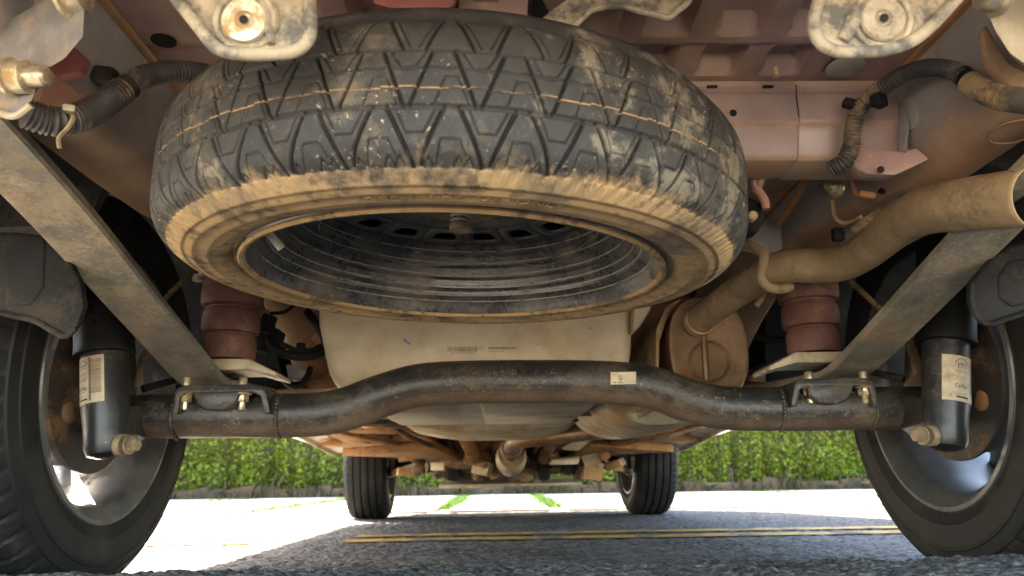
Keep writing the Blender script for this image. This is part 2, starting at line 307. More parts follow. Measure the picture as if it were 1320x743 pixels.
struct(grid_sheet('road', _xs, _ys, lambda X, Y: _full, M_asph), 'worn grey asphalt road under the truck')
_jit = np.convolve(rng.normal(0, 1, 900), np.ones(9)/9, 'same')
def drive_z(X, Y):
    j = np.interp(X, np.linspace(-3.2, 3.2, 900), _jit)
    e = np.clip((1.10+0.01*j-Y)/0.14, 0, 1); e = e*e*(3-2*e)
    return -0.006+e*(0.064+0.0035*j*np.exp(-((Y-0.93)/0.1)**2)) + 0.0012*np.sin(X*61+Y*37)*e
_dx = np.r_[np.linspace(-3.2, -1.3, 60), np.linspace(-1.29, 1.29, 560), np.linspace(1.3, 3.2, 60)]; _dy = np.r_[-.6, 0, .3, np.linspace(.6, 1.14, 110)]
_dn = rng.normal(0, 1, (len(_dy), len(_dx))); _dn = (_dn+np.roll(_dn, 1, 0)+np.roll(_dn, 1, 1)+np.roll(np.roll(_dn, 1, 0), 1, 1))/2*.0011
struct(grid_sheet('driveway', _dx, _dy, lambda X, Y: drive_z(X, Y)+_dn*np.clip((1.1-Y)/.1, 0, 1), M_drive), 'coarse dark driveway asphalt in the foreground')
for k, yy in enumerate((2.30, 2.53)):
    # each stripe is cut ragged so that its edge is worn, not ruled
    xs = np.arange(-40, 40, 0.25) if k else np.arange(-40, 40, 0.25)
    V = []; F = []
    for i, x in enumerate(xs):
        V += [[x, yy-0.058+random.uniform(-.006, .006), 0.004], [x, yy+0.058+random.uniform(-.006, .006), 0.004]]
        if i and random.random() > 0.02: F.append([2*i-2, 2*i, 2*i+1, 2*i-1])
    struct(mk('road_marking', V, F, M_yellow, None, False), ('nearer', 'farther')[k]+' worn yellow stripe of the double centre line')
pave = struct(sheet('pavement', -40, 40, ROAD_Y1+0.01, 12.5, -0.012, M_soil), 'pale concrete pavement slabs beyond the road')
def joint(k):       # joints run away from the road, fanning a little
    base = [-16, -13, -10.4, -8.2, -6.3, -4.6, -2.95, -1.58, -0.40, 0.30, 1.9, 2.85, 4.4, 6.2, 8.3, 10.6, 13.2, 16]
    return base[k], base[k]*1.28 - (0.05 if base[k] < 0 else -0.1)
for k in range(17):
    a0, a1 = joint(k); b0, b1 = joint(k+1)
    ys = [ROAD_Y1+0.02, 5.9, 8.6, 12.38]
    for j in range(3):
        t0, t1 = [(y-ROAD_Y1)/(12.4-ROAD_Y1) for y in (ys[j], ys[j+1])]
        g = 0.055; gy = 0.02
        z = 0.012+random.uniform(-.003, .003)
        pts = [[a0+(a1-a0)*t0+g, ys[j]+gy, z-0.05], [b0+(b1-b0)*t0-g, ys[j]+gy, z-0.05], [b0+(b1-b0)*t1-g, ys[j+1]-gy, z-0.05], [a0+(a1-a0)*t1+g, ys[j+1]-gy, z-0.05]]
        V, F = g_plate(pts, (0, 0, 0.05)); mk('slab', V, F, M_conc, pave, False)
near = struct(sheet('bounce_pavement', -40, 40, -4.6, -0.62, 0.052, M_soil), 'unseen concrete slabs behind the camera, added to bounce sunlight under the truck')  # unseen slabs added behind the camera to throw sunlight onto the underbody
for k in range(26):
    for j in range(3):
        x0 = -13+k*1.0; y0 = -4.58+j*1.32
        V, F = g_plate([[x0+.008, y0+.008, .04], [x0+.992, y0+.008, .04], [x0+.992, y0+1.312, .04], [x0+.008, y0+1.312, .04]], (0, 0, .022+random.uniform(0, .003))); mk('slab', V, F, M_conc, near, False)
# grass in the slab joints
GV = []; GF = []
def blade(p, h, w, lean):
    a = random.uniform(0, 6.28); d = np.array([math.cos(a), math.sin(a), 0])*w; l = np.array([math.cos(lean), math.sin(lean), 0])*h*random.uniform(.1, .7)
    n = len(GV); p = np.array(p)
    GV.extend([p-d, p+d, p+l*0.45+[0, 0, h*0.6]+d*0.6, p+l*0.45+[0, 0, h*0.6]-d*0.6, p+l+[0, 0, h]]); GF.extend([[n, n+1, n+2, n+3], [n+3, n+2, n+4]])
for k, dens in ((4, 600), (5, 900), (6, 1300), (7, 2600), (8, 2600), (9, 2000), (11, 1900), (12, 1300), (13, 900)):
    x0, x1 = joint(k)
    for i in range(dens):
        t = random.betavariate(1.4, 1.6) if k in (8, 9) else random.random()
        y = ROAD_Y1+0.4+t*7.2
        tt = (y-ROAD_Y1)/(12.4-ROAD_Y1)
        blade([x0+(x1-x0)*tt+random.gauss(0, .05 if k > 7 else .09), y, 0.0], random.uniform(.015, .05), random.uniform(.002, .005), random.uniform(0, 6.28))
o = mk('grass', GV, GF, M_grass, None, False); struct(o, 'green grass growing in the joints between pavement slabs', 'stuff'); o['category'] = 'grass'

# low stone wall with the hedge on it
WALL_Y = 12.45
wall = root('stone_wall', (0, WALL_Y, 0), 'low brown stone retaining wall along the foot of the hedge', 'wall')
V, F = g_box((0, WALL_Y+0.22, 0.07), (34, 0.30, 0.14)); mk('core', V, F, M_soil, wall, False)
x = -13.0
while x < 13:
    w = random.uniform(.10, .34); h = random.uniform(.08, .20)
    V, F = g_box((x+w/2, WALL_Y+random.uniform(-.05, .04), h/2-.01), (w*.98, random.uniform(.12, .22), h), rotz(random.uniform(-.25, .25)))
    V = V+rng.normal(0, .022, V.shape); mk('stone', V, F, M_stone, wall, True, bevel=0.025, seg=2)
    x += w
hedge = root('hedge', (0, WALL_Y+0.6, 0), 'clipped bright green leafy hedge behind the low stone wall', 'hedge')
nl = 150000
HX = rng.uniform(-12, 12, nl); HZ = 0.10+rng.random(nl)**1.7*3.2
edge = np.convolve(rng.normal(0, 1, 2400), np.ones(14)/14, 'same')
bulge = np.interp(HX, np.linspace(-12, 12, 2400), edge)*0.25 + 0.07*np.sin(HZ*5.3+HX*1.7)
HY = WALL_Y+0.10+np.abs(rng.normal(0, .16, nl))+bulge + np.where(HZ < 0.22, 0.05, -.03)
keep = ~((HZ < 0.30+0.07*np.sin(HX*2.1)+0.05*np.sin(HX*6.7)) & (rng.random(nl) < 0.5)); HX, HY, HZ = HX[keep], HY[keep], HZ[keep]; nl = len(HX)
S = rng.uniform(.018, .042, nl); A = rng.normal(0, 1, (nl, 3)); A[:, 1] -= 0.6; A[:, 2] += .5; A /= np.linalg.norm(A, axis=1)[:, None]
B = np.cross(A, rng.normal(0, 1, (nl, 3))); B /= np.linalg.norm(B, axis=1)[:, None]; C = np.cross(A, B)
P = np.stack([HX, HY, HZ], 1)
LV = np.stack([P-B*S[:, None], P+C*S[:, None]*.55+A*S[:, None]*.12, P+B*S[:, None], P-C*S[:, None]*.55+A*S[:, None]*.12], 1).reshape(-1, 3)
def fast_mesh(name, V, nq, mat, parent):
    me = bpy.data.meshes.new(name); org = ORIGIN[parent.name]
    me.vertices.add(len(V)); me.vertices.foreach_set('co', (V-org).astype(np.float32).ravel())
    me.loops.add(nq*4); me.loops.foreach_set('vertex_index', np.arange(nq*4, dtype=np.int32)); me.polygons.add(nq)
    me.polygons.foreach_set('loop_start', np.arange(0, nq*4, 4, dtype=np.int32)); me.update(calc_edges=True); me.materials.append(mat)
    ob = bpy.data.objects.new(name, me); COL.objects.link(ob); ob.parent = parent; ORIGIN[ob.name] = org; return ob
fo = fast_mesh('foliage', LV, nl, M_leaf, hedge); fo['kind'] = 'stuff'
V, F = g_box((0, WALL_Y+0.85, 1.65), (24, 0.5, 3.1)); mk('inner_twigs', V, F, M_bark, hedge, False)
sv = []
for i in range(60):
    x = random.uniform(-9, 9); y = WALL_Y+random.uniform(-.02, .3); h = random.uniform(.2, .42)
    sv.append(g_tube([[x, y, 0.02], [x+random.uniform(-.06, .06), y+.03, h*.5], [x+random.uniform(-.12, .12), y+.08, h]], random.uniform(.006, .014), n=6, seg=5))
GV = []; GF = []
for i in range(5200):
    x = random.uniform(-9, 9); blade([x, WALL_Y-.10+random.uniform(-.06, .14), random.uniform(0, .05)], random.uniform(.06, .26)*(.6+.4*math.sin(x*3.1)), random.uniform(.004, .010), random.uniform(0, 6.28))
o = mk('dry_undergrowth', GV, GF, M_dry, hedge, False); o['kind'] = 'stuff'
o = mk('stems', *join(*sv), M_bark, hedge); o['kind'] = 'stuff'

# ------------------------------------------------------------------ the truck
DR = 1.222; DF = DR+2.737; TRK = 0.743
truck = root('pickup_truck', (0, 2.6, 0), 'dusty pickup truck seen from below and behind with underslung rear end', 'truck')
def P(name, vf, mat, parent=None, smooth=True, ang=38, bevel=0, seg=2, label=None):
    o = mk(name, vf[0], vf[1], mat, parent or truck, smooth, ang, bevel, seg)
    if label: o['label'] = label
    return o
def holder(name, parent=None, label=None):     # an Empty part that carries sub-parts
    o = bpy.data.objects.new(name, None); COL.objects.link(o); o.parent = parent or truck; o.empty_display_size = .05
    ORIGIN[o.name] = ORIGIN[(parent or truck).name]
    if label: o['label'] = label
    return o

# ---- wheels
def tyre_geo(c, n=480, nl=64, side=1, sipes=True):
    prof = []
    half = [(0.196, .080), (0.205, .088), (0.212, .094), (0.228, .1005), (0.2295, .1020), (0.2325, .1020), (0.234, .1025), (0.250, .1045), (0.262, .1035), (0.2635, .1048), (0.2665, .1042), (0.268, .1022), (0.280, .0985), (0.2815, .0995), (0.284, .0985), (0.2855, .0955), (0.296, .0900), (0.3035, .0830), (0.3070, .0760)]
    tread = [(.3085, .068)]
    for g in (.052, .018):
        tread += [(.3115-.05*abs(g)**2, g+.0055), (.3115, g+.0045), (.3035, g+.0035), (.3035, g-.0035), (.3120, g-.0045), (.3125, g-.0055)]
    prof = half+tread; prof = prof+[(r, -a) for r, a in prof[::-1]]
    u, v, a = frame((-side, 0, 0)); th = np.linspace(0, 2*np.pi, n, endpoint=False)
    V = []
    for r, h in prof:
        rr = np.full(n, r)
        if sipes and 0.058 < abs(h) < .092:
            k = ((th*nl/(2*np.pi)+h*6) % 1.0); rr = rr-np.where(k < 0.2, .005, 0)
        V.append(np.array(c)+a*h+rr[:, None]*(np.cos(th)[:, None]*u+np.sin(th)[:, None]*v))
    V = np.vstack(V); m = len(prof)
    V[:, 2] = np.maximum(V[:, 2], 0.0025)
    F = [[i*n+j, i*n+(j+1) % n, (i+1)*n+(j+1) % n, (i+1)*n+j] for i in range(m-1) for j in range(n)]
    return V, F
def wheel(name, side, y, phase, detailed, yaw=0.0, label=None):
    c = np.array([side*(TRK if y < 2 else 0.69), y, 0.3105]); w = holder(name, None, label); inn = (-side, 0, 0)
    def RZ(vf):
        V, F = vf
        return ((V-c)@rotz(yaw).T+c, F) if yaw else (V, F)
    P('tyre', RZ(tyre_geo(c, 480 if detailed else 240, 60, side, True)), M_tyre, w, ang=30)
    P('rim', RZ(g_lathe([(.199, .080), (.208, .086), (.211, .092), (.209, .096), (.203, .097), (.198, .092), (.193, .084), (.184, .074), (.180, .060), (.178, .02), (.176, -.04), (.180, -.062), (.186, -.078), (.196, -.084), (.208, -.088), (.208, -.082), (.199, -.078)], c, inn, 72, close=True)), M_alloy if detailed else M_alloyin, w)
    sp = []
    for k in range(5):
        a = phase+k*2*math.pi/5
        for da in (-.17, .17):
            ct, st = math.cos(a+da), math.sin(a+da); ct0, st0 = math.cos(a+da*1.6), math.sin(a+da*1.6)
            def q(r, off, h): return c+np.array(inn)*h+np.array([0, ct*r-st*off, st*r+ct*off])
            V = [q(.045, -.018, -.045), q(.045, .018, -.045), q(.184, .014, -.062), q(.184, -.014, -.062), q(.045, -.018, -.072), q(.045, .018, -.072), q(.184, .014, -.082), q(.184, -.014, -.082)]
            sp.append(RZ((np.array(V), [[0, 1, 2, 3], [7, 6, 5, 4], [0, 4, 5, 1], [1, 5, 6, 2], [2, 6, 7, 3], [3, 7, 4, 0]])))
    for k, s_ in enumerate(sp): P('spoke', s_, M_alloy, w, bevel=.004)
    P('hub', RZ(g_lathe([(.0, -.076), (.066, -.076), (.068, -.05), (.05, -.04), (0, -.04)], c, inn, 32)), M_alloy, w)
    if detailed:
        P('brake_drum', g_lathe([(.060, -.038), (.118, -.035), (.121, .040), (.128, .044), (.128, .052), (.0, .052)], c, inn, 56), M_drum, w)
        P('backing_plate', g_lathe([(.133, .054), (.1335, .060), (.128, .062), (.110, .064), (.090, .074), (.045, .078), (0, .080)], c, inn, 56), M_drum, w)
        for da, r_, s_, mt in ((-.5, .098, .016, M_sealer), (2.4, .1, .013, M_sealer)):
            P('inspection_plug', g_lathe([(s_, 0), (s_, .004), (s_*.8, .006), (0, .0065)], c+np.array(inn)*.066+np.array([0, -math.cos(da)*r_, math.sin(da)*r_-.0]), inn, 20), mt, w)
        for da in (-1.2, -.1, .9, 2.0, 3.3, 4.4):
            P('stud', g_bolt(c+np.array(inn)*.074+np.array([0, -math.cos(da)*.07, math.sin(da)*.07]), inn, .006, .006, .006), M_tanbolt, w)
    else:
        P('brake_disc', RZ(g_lathe([(.0, .0), (.135, 0), (.135, .02), (.05, .022), (.05, .06), (0, .06)], c, inn, 40)), M_cast, w)
    return w
wheel('rear_wheel', -1, DR, 0.55, True)
wheel('rear_wheel', 1, DR, 0.2, True)
wheel('front_wheel', -1, DF, 0.4, False, R(2.5))
wheel('front_wheel', 1, DF, 0.9, False, R(2.5))

# ---- rear axle beam with spring saddles
ax_pts = [(-.648, .264), (-.5, .264), (-.36, .263), (-.295, .270), (-.235, .291), (-.17, .308), (-.08, .312), (.06, .311), (.15, .307), (.205, .298), (.255, .279), (.31, .266), (.38, .263), (.5, .262), (.648, .261)]
axle = P('rear_axle', g_tube([[x, DR, z] for x, z in ax_pts], .0345, n=150, seg=32), M_axle, ang=60)
SP = lambda px, py, Y=DR-.05: at(px, py, Y)
def saddle(side):
    # stamped plate over the beam with two turned-down legs and a round saddle between
    if side < 0: X = [220, 226, 236, 330, 343, 348, 340, 335, 324, 242, 232, 229]; Yp = [533, 503, 497, 495, 502, 533, 533, 510, 505, 506, 511, 533]
    else: X = [1020, 1024, 1034, 1118, 1128, 1133, 1126, 1121, 1112, 1040, 1031, 1028]; Yp = [524, 494, 488, 487, 494, 524, 524, 500, 497, 498, 503, 524]
    s = P('spring_saddle', g_plate([SP(a, b) for a, b in zip(X, Yp)], (0, .095, 0)), M_axle, axle, bevel=.002)
    cx = sum(X)/len(X); yb = 504 if side < 0 else 496
    P('saddle_cup', g_plate([SP(cx-36, yb), SP(cx-32, yb+16), SP(cx-20, yb+24), SP(cx+2, yb+25), SP(cx+18, yb+19), SP(cx+26, yb)], (0, .05, 0)), M_axle, axle, bevel=.004)
    for xa in ((216, 352) if side < 0 else (1016, 1137)):
        zc = .264
        P('weld_bead', g_tube([[SP(xa, 520)[0], DR+math.cos(t)*.0355, zc+math.sin(t)*.0355] for t in np.linspace(2.2, 4.6, 40)], .0032, n=60, seg=8, pitch=.006, amp=.18), M_axle, axle)
    nx = (240, 313) if side < 0 else (1043, 1113)
    for n_ in nx:
        y0 = 507 if side < 0 else 499
        c = SP(n_, y0, DR-.035); P('u_bolt_nut', g_bolt(c, (0, 0, -1), .0098, .011, .012), M_bright, axle)
        c2 = SP(n_, y0-10, DR-.035); P('u_bolt_end', g_lathe([(.0065, 0), (.0065, .010), (.005, .012)], c2, (0, 0, 1), 14), M_bright, axle)
for s in (-1, 1): saddle(s)
# paper tag on the beam: printed lines only
c0 = at(803, 487.5, DR-.0345); ux = unit(at(820, 487.5, DR-.0345)-c0); lab = P('tag', g_plate([at(787, 480, DR-.0375), at(820, 479.5, DR-.0375), at(820, 495, DR-.0375), at(787, 496, DR-.0375)], (0, .004, 0)), M_label, axle, False)
for k, (xa, xb, y) in enumerate(((797, 802, 485), (797, 803, 488), (799, 802, 490), (790, 794, 493), (797, 803, 493))):
    P('print_line', g_plate([at(xa, y-.6, DR-.0379), at(xb, y-.6, DR-.0379), at(xb, y+.6, DR-.0379), at(xa, y+.6, DR-.0379)], (0, .0003, 0)), M_greyink, lab, False)

# ---- leaf springs
def spring(side):
    path = [(1.95, .40), (1.6, .345), (1.3, .3225), (1.222, .3225), (1.12, .350), (.991, .386), (.812, .437), (.68, .468), (.56, .492)]
    if side > 0: path = [(y, z-.004 if y < 1.2 else z) for y, z in path]
    C = smooth_path([[side*.52, y, z] for y, z in path], 70); V = []; T = np.gradient(C, axis=0)
    for i, c in enumerate(C):
        t = unit(T[i]); nrm = np.cross(t, (1, 0, 0)); nrm = nrm if nrm[2] > 0 else -nrm
        w, h = .0375, .0065
        for a, b in ((-w, -h*.6), (-w+.003, -h), (w-.003, -h), (w, -h*.6), (w, h*.6), (w-.003, h), (-w+.003, h), (-w, h*.6)): V.append(c+np.array([a, 0, 0])+nrm*b)
    n = len(C); F = [[i*8+j, i*8+(j+1) % 8, (i+1)*8+(j+1) % 8, (i+1)*8+j] for i in range(n-1) for j in range(8)]+[list(range(8)), [(n-1)*8+j for j in range(8)]]
    s = P('leaf_spring', (np.array(V), F), M_spring)
    e = np.array([side*.52, .548, .505])
    P('spring_eye', g_lathe([(.012, -.0375), (.024, -.0375), (.024, .0375), (.012, .0375)], e, (1, 0, 0), 28, close=True), M_spring, s)
    P('bushing', g_lathe([(.021, -.044), (.021, .044)], e, (1, 0, 0), 20), M_bracket, s)
    return s
for s in (-1, 1): spring(s)

# ---- bump stops on cream spring pads
def bump_stop(side):
    cx, cy = (-.490, 1.25) if side < 0 else (.481, 1.25)
    b = P('bump_stop', g_lathe([(.030, .0), (.0415, .001), (.0425, .006), (.0425, .030), (.0410, .038), (.0370, .0405), (.0375, .0430), (.0450, .0455), (.0465, .053), (.0462, .070), (.0445, .081), (.0400, .0855), (.0405, .088), (.0480, .0905), (.0500, .098), (.0500, .118), (.0485, .122), (.0497, .126), (.0495, .136), (.0490, .140), (.046, .1405)], (cx, cy, .355), (0, 0, 1), 44), M_bump)
    P('seat_ring', g_lathe([(.056, 0), (.058, .002), (.057, .006), (.05, .012), (.046, .022), (.038, .024)], (cx, cy, .495), (0, 0, 1), 36), M_grey, b)
    for dx in (-.058, .058): P('ear', g_lathe([(.008, 0), (.009, .004), (.007, .011), (0, .012)], (cx+dx*.98, cy-.012, .489), (0, 0, 1), 14), M_yellowish, b)
    i = -side
    pts = [(cx+side*.05, .352), (cx+i*.048, .352), (cx+i*.092, .330), (cx+i*.094, .322), (cx+i*.05, .334), (cx+side*.05, .334)]
    P('spring_pad', g_plate([[x, cy-.045, z] for x, z in pts], (0, .09, 0)), M_yellowish, b, bevel=.003)
for s in (-1, 1): bump_stop(s)

# ---- shock absorbers
def shock(side):
    lo = at(137, 590, 1.10) if side < 0 else at(1219, 580, 1.10); hi = at(134, 378, 1.115) if side < 0 else at(1219, 375, 1.115); hi2 = lo+(hi-lo)*1.55
    a = unit(hi-lo); L = np.linalg.norm(hi-lo)
    s = holder('shock_absorber')
    seam = L*(590-462)/(590-378) if side < 0 else L*(580-447)/(580-375)
    P('body_tube', g_lathe([(.0, -.002), (.012, -.001), (.025, .004), (.0285, .014), (.0290, .034), (.0300, .050), (.0315, .066), (.0320, .085), (.0320, seam+.02), (.012, seam+.02)], lo, a, 40), M_shock, s)
    P('dust_tube', g_lathe([(.034, seam-.001), (.0410, seam), (.0415, seam+.004), (.0405, seam+.01), (.0410, L*1.55), (.02, L*1.56)], lo, a, 40), M_black, s)
    bolt_c = (at(166, 574, 1.09) if side < 0 else at(1190, 562, 1.09)); d = -side
    P('mount_bolt', g_bolt(bolt_c, (d, -.25, 0), .0092, .012, 0), M_tanbolt, s)
    P('mount_eye', g_lathe([(.0155, -.006), (.0155, .001), (.0140, .003), (.0, .003)], bolt_c-np.array([d*.008, 0, 0]), (d, -.25, 0), 28), M_tanbolt, s)
    P('mount_bracket', g_plate([bolt_c+[-side*-.03, .0, .05], bolt_c+[-side*-.03, 0, -.02], bolt_c+[-side*-.03, .06, -.01], bolt_c+[-side*-.03, .12, .02], bolt_c+[-side*-.03, .12, .07]], (side*.006, 0, 0)), M_axle, s, bevel=.0015)
    # curved paper label
    u = unit(np.cross(a, (0, 1, 0))); u = u if u[0] > 0 else -u; w = np.cross(a, u); w = w if w[1] < 0 else -w
    fa = R(20)*(-side); u, w = u*math.cos(fa)-w*math.sin(fa), w*math.cos(fa)+u*math.sin(fa)      # the label looks a little inward
    rr = .0323
    if side < 0: t0, t1, h0, h1 = R(-78), R(4), .0735, .141
    else: t0, t1, h0, h1 = R(-18), R(76), .0655, .1325
    def lp(t, h, r=rr): return lo+a*h+r*(math.sin(t)*u+math.cos(t)*w)
    nseg = 14; V = [lp(t, h) for h in (h0, h1) for t in np.linspace(t0, t1, nseg)]+[lp(t, h, rr-.0008) for h in (h0, h1) for t in np.linspace(t0, t1, nseg)]
    F = [[i, i+1, nseg+i+1, nseg+i] for i in range(nseg-1)]+[[2*nseg+i, 3*nseg+i, 3*nseg+i+1, 2*nseg+i+1] for i in range(nseg-1)]
    F += [[i, 2*nseg+i, 2*nseg+i+1, i+1] for i in range(nseg-1)]+[[nseg+i, nseg+i+1, 3*nseg+i+1, 3*nseg+i] for i in range(nseg-1)]
    lb = P('label', (np.array(V), F), M_label, s, label='cream paper label printed with black lettering')
    def patch(x0, x1, y0, y1, mat=M_greyink, name='print'):   # label coordinates 0..1
        tt = [t0+(t1-t0)*x for x in np.linspace(x0, x1, 5)]; V = [lp(t, h0+(h1-h0)*y, rr+.0003) for y in (y0, y1) for t in tt]
        return np.array(V), [[i, i+1, 6+i, 5+i] for i in range(4)]
    def lettering(body, size, x, y):
        V, F = sub_text(body, size, None, None, None, 0); W = t1-t0
        return np.array([lp(t0+W*x+v[0]/rr, h0+(h1-h0)*y+v[1], rr+.0003) for v in V]), F
    bx0 = .84 if side > 0 else .62
    ink = [patch(.30+dx, .70-dx, y0, y0+.008) for dx, y0 in ((.0, .66), (.04, .62), (.0, .53), (.03, .49), (.1, .45), (.02, .16))] if side > 0 else \
          [patch(.08, .52-dx, y0, y0+.008) for dx, y0 in ((.0, .66), (.04, .62), (.0, .53), (.03, .49), (.1, .25), (.02, .16))]
    # barcode up the label's edge
    y = .2
    while y < .93:
        h = random.choice((.006, .01, .016)); ink.append(patch(bx0, bx0+(.13 if side > 0 else .30), y, y+h)); y += h+random.choice((.006, .012, .01))
    if side < 0: ink.append(patch(.55, .62, .05, .97))
    P('small_print', join(*ink), M_greyink, s, False)
    cxl = .50 if side > 0 else .30
    marks = [lettering('m', .018, cxl, .80)]
    arc = []
    for k in range(13):
        t = math.pi*k/12; arc.append((math.cos(t)*.0095, math.sin(t)*.0085))
    for k in range(12):
        (xa, ya), (xb, yb) = arc[k], arc[k+1]
        def e(x, y, sc): return lp(t0+(t1-t0)*cxl+x*sc/rr, h0+(h1-h0)*.80+.001+y*sc, rr+.0003)
        marks.append((np.array([e(xa, ya, 1), e(xb, yb, 1), e(xb, yb, .86), e(xa, ya, .86)]), [[0, 1, 2, 3]]))
    P('emblem', join(*marks), M_greyink, s, False)
    P('lettering', join(lettering('Cofap', .0078, cxl-.02, .33), lettering('Z' if side > 0 else '.', .006, cxl-.3, .10), patch(cxl-.15, cxl+.2, .075, .11)), M_ink, s, False)
    return s
for s in (-1, 1): shock(s)

# ---- chassis rails, load-bed floor, cross member
def two_tone(o, mat2, test):
    o.data.materials.append(mat2)
    for p in o.data.polygons:
        if test(p.normal, p.center): p.material_index = 1
def loft(sections):
    n = len(sections[0]); V = np.vstack([np.array(s, float) for s in sections]); m = len(sections)
    F = [[i*n+j, i*n+(j+1) % n, (i+1)*n+(j+1) % n, (i+1)*n+j] for i in range(m-1) for j in range(n)]
    return V, F+[list(range(n)), [(m-1)*n+j for j in range(n)]]
def rail(side):
    sec = []
    for y, dz in ((.20, .0), (.5, 0), (.80, 0), (.92, .004), (1.02, .018), (1.12, .030), (1.38, .030), (1.55, -.02), (1.75, -.10), (2.0, -.145), (3.3, -.145)):
        top = .618 if y < 1.5 else .618-(y-1.5)*.3
        top = max(top, .40)
        pr = [(.404, top), (.4165, min(.598, top-.002)), (.427, .545+dz), (.433, .520+dz), (.439, .508+dz), (.448, .499+dz), (.462, .4935+dz), (.497, .487+dz), (.503, .492+dz), (.506, .53+dz), (.506, top)]
        pr = [(x, min(z, top-.0005*k) if k < 2 else min(z, top-.01)) for k, (x, z) in enumerate(pr)]
        sec.append([[side*x, y, z] for x, z in pr])
    r = P('chassis_rail', loft(sec), M_rail, ang=70)
    return r
railL, railR = rail(-1), rail(1)
def floor_z(X, Y):
    z = np.full_like(X, .600)
    ph = (X-.02)/.074; t = np.abs((ph % 1)-.5)*2      # 0 in rib middle
    rib = np.clip((.62-t)/.16, 0, 1)
    y1 = np.clip((Y-.30)/.03, 0, 1)*np.clip((.700-Y)/.022, 0, 1); y2 = np.clip((Y-.722)/.01, 0, 1)*np.clip((.785-Y)/.015, 0, 1)
    zone = np.where((X > -.26) & (X < .335), 1.0, 0.0)
    z = z+.020*rib*zone*np.maximum(y1, y2)
    z = z+np.where(Y > .712, .004, 0)
    return z
def grid(xs, ys, zf):
    X, Y = np.meshgrid(xs, ys); Z = zf(X, Y); nx, ny = len(xs), len(ys)
    return np.stack([X, Y, Z], -1).reshape(-1, 3), [[j*nx+i, j*nx+i+1, (j+1)*nx+i+1, (j+1)*nx+i] for j in range(ny-1) for i in range(nx-1)]
floor = P('bed_floor', grid(np.linspace(-.4155, .4155, 170), np.r_[np.linspace(.12, .68, 20), np.linspace(.69, .815, 60)], floor_z), M_paint, ang=30)
P('drain_hole', g_lathe([(.0, 0), (.0125, 0), (.0125, -.0012), (0, -.0012)], (-.386, .70, .5990), (0, 0, 1), 24), M_dark, floor, False)
P('stud', g_lathe([(.0045, 0), (.0045, -.010), (.003, -.011)], atZ(1000, 88, .600), (0, 0, 1), 8), M_bright, floor)
for (px, py, r_, pr, zz) in ((1090, 86, .021, floor, .5995),):
    P('plug', g_lathe([(r_, 0), (r_, -.0015), (r_*.8, -.0025), (0, -.0025)], atZ(px, py, .600), (0, 0, 1), 28), M_plug, pr)
P('front_floor', grid(np.linspace(-.4155, .4155, 60), np.linspace(.86, 1.70, 30), lambda X, Y: .612-.02*np.sin(np.clip((Y-.86)/.84, 0, 1)*3.1)+.008*np.clip(np.sin(X*42)*2, -1, 1)*(np.abs(X) < .33)), M_paint)
P('heel_board', g_plate([[-.50, 1.78, .62], [.5, 1.78, .62], [.5, 1.74, .30], [-.5, 1.74, .30]], (0, .01, 0)), M_pink)
for side in (-1, 1):
    P('seam_sealer', g_tube([[side*.4145, .15, .598], [side*.4145, .5, .598], [side*.4145, .79, .598]], .0068, n=50, seg=8, flat=.5), M_sealer)
    P('seam_sealer', g_tube([[side*.412, .89, .604], [side*.412, 1.2, .596], [side*.412, 1.6, .60]], .0065, n=30, seg=8), M_sealer)
XM = [(.795, .6035), (.800, .599), (.7985, .590), (.7955, .586), (.7955, .556), (.7965, .5515), (.8005, .548), (.8035, .540), (.812, .516), (.8165, .512), (.87, .511), (.88, .604)]
def cross(x0, x1, pr): return loft([[[x0, y, z] for y, z in pr], [[x1, y, z] for y, z in pr]])
xm = P('cross_member', cross(-.436, .306, XM), M_cross, ang=50, bevel=.0015)
sl = P('cross_member_sleeve', cross(.3035, .4345, [(y-(.0014 if y < .86 else -.0014), z-.0012) for y, z in XM]), M_cross, xm, ang=50, bevel=.0015)
P('seam', g_tube([[.3040, .7935, .597], [.3025, .7925, .586], [.3020, .7925, .575], [.3030, .7935, .556]], .0006, n=40, seg=6), M_dark, xm)
for px, py, r_ in ((945, 146, .0042),):
    c = at(px, py, .7950); P('hole', g_lathe([(0, 0), (r_, 0), (r_, .001), (0, .001)], c, (0, -1, 0), 18), M_dark, xm, False)
for n_ in (918, 990): P('slot', g_box(at(n_, 112, .7965), (.012, .004, .0022)), M_dark, xm, False)
gu = P('gusset', g_plate([at(1090, 196, .806), at(1100, 215, .80), at(1118, 224, .79), at(1155, 226, .785), at(1200, 205, .775), at(1182, 190, .78), at(1165, 195, .785), at(1125, 193, .79), at(1107, 178, .798)], (.0, .03, .004)), M_paint, railR, bevel=.003)
P('gusset_hole', g_lathe([(0, 0), (.004, 0), (.004, .001), (0, .001)], at(1135, 219, .7835), (0, -1, -.3), 14), M_dark, railR, False)
P('flange', g_plate([at(1165, 130, .786), at(1172, 160, .783), at(1166, 196, .782), at(1158, 196, .792), at(1156, 132, .797)], (.004, .004, 0)), M_grey, railR, bevel=.0015)
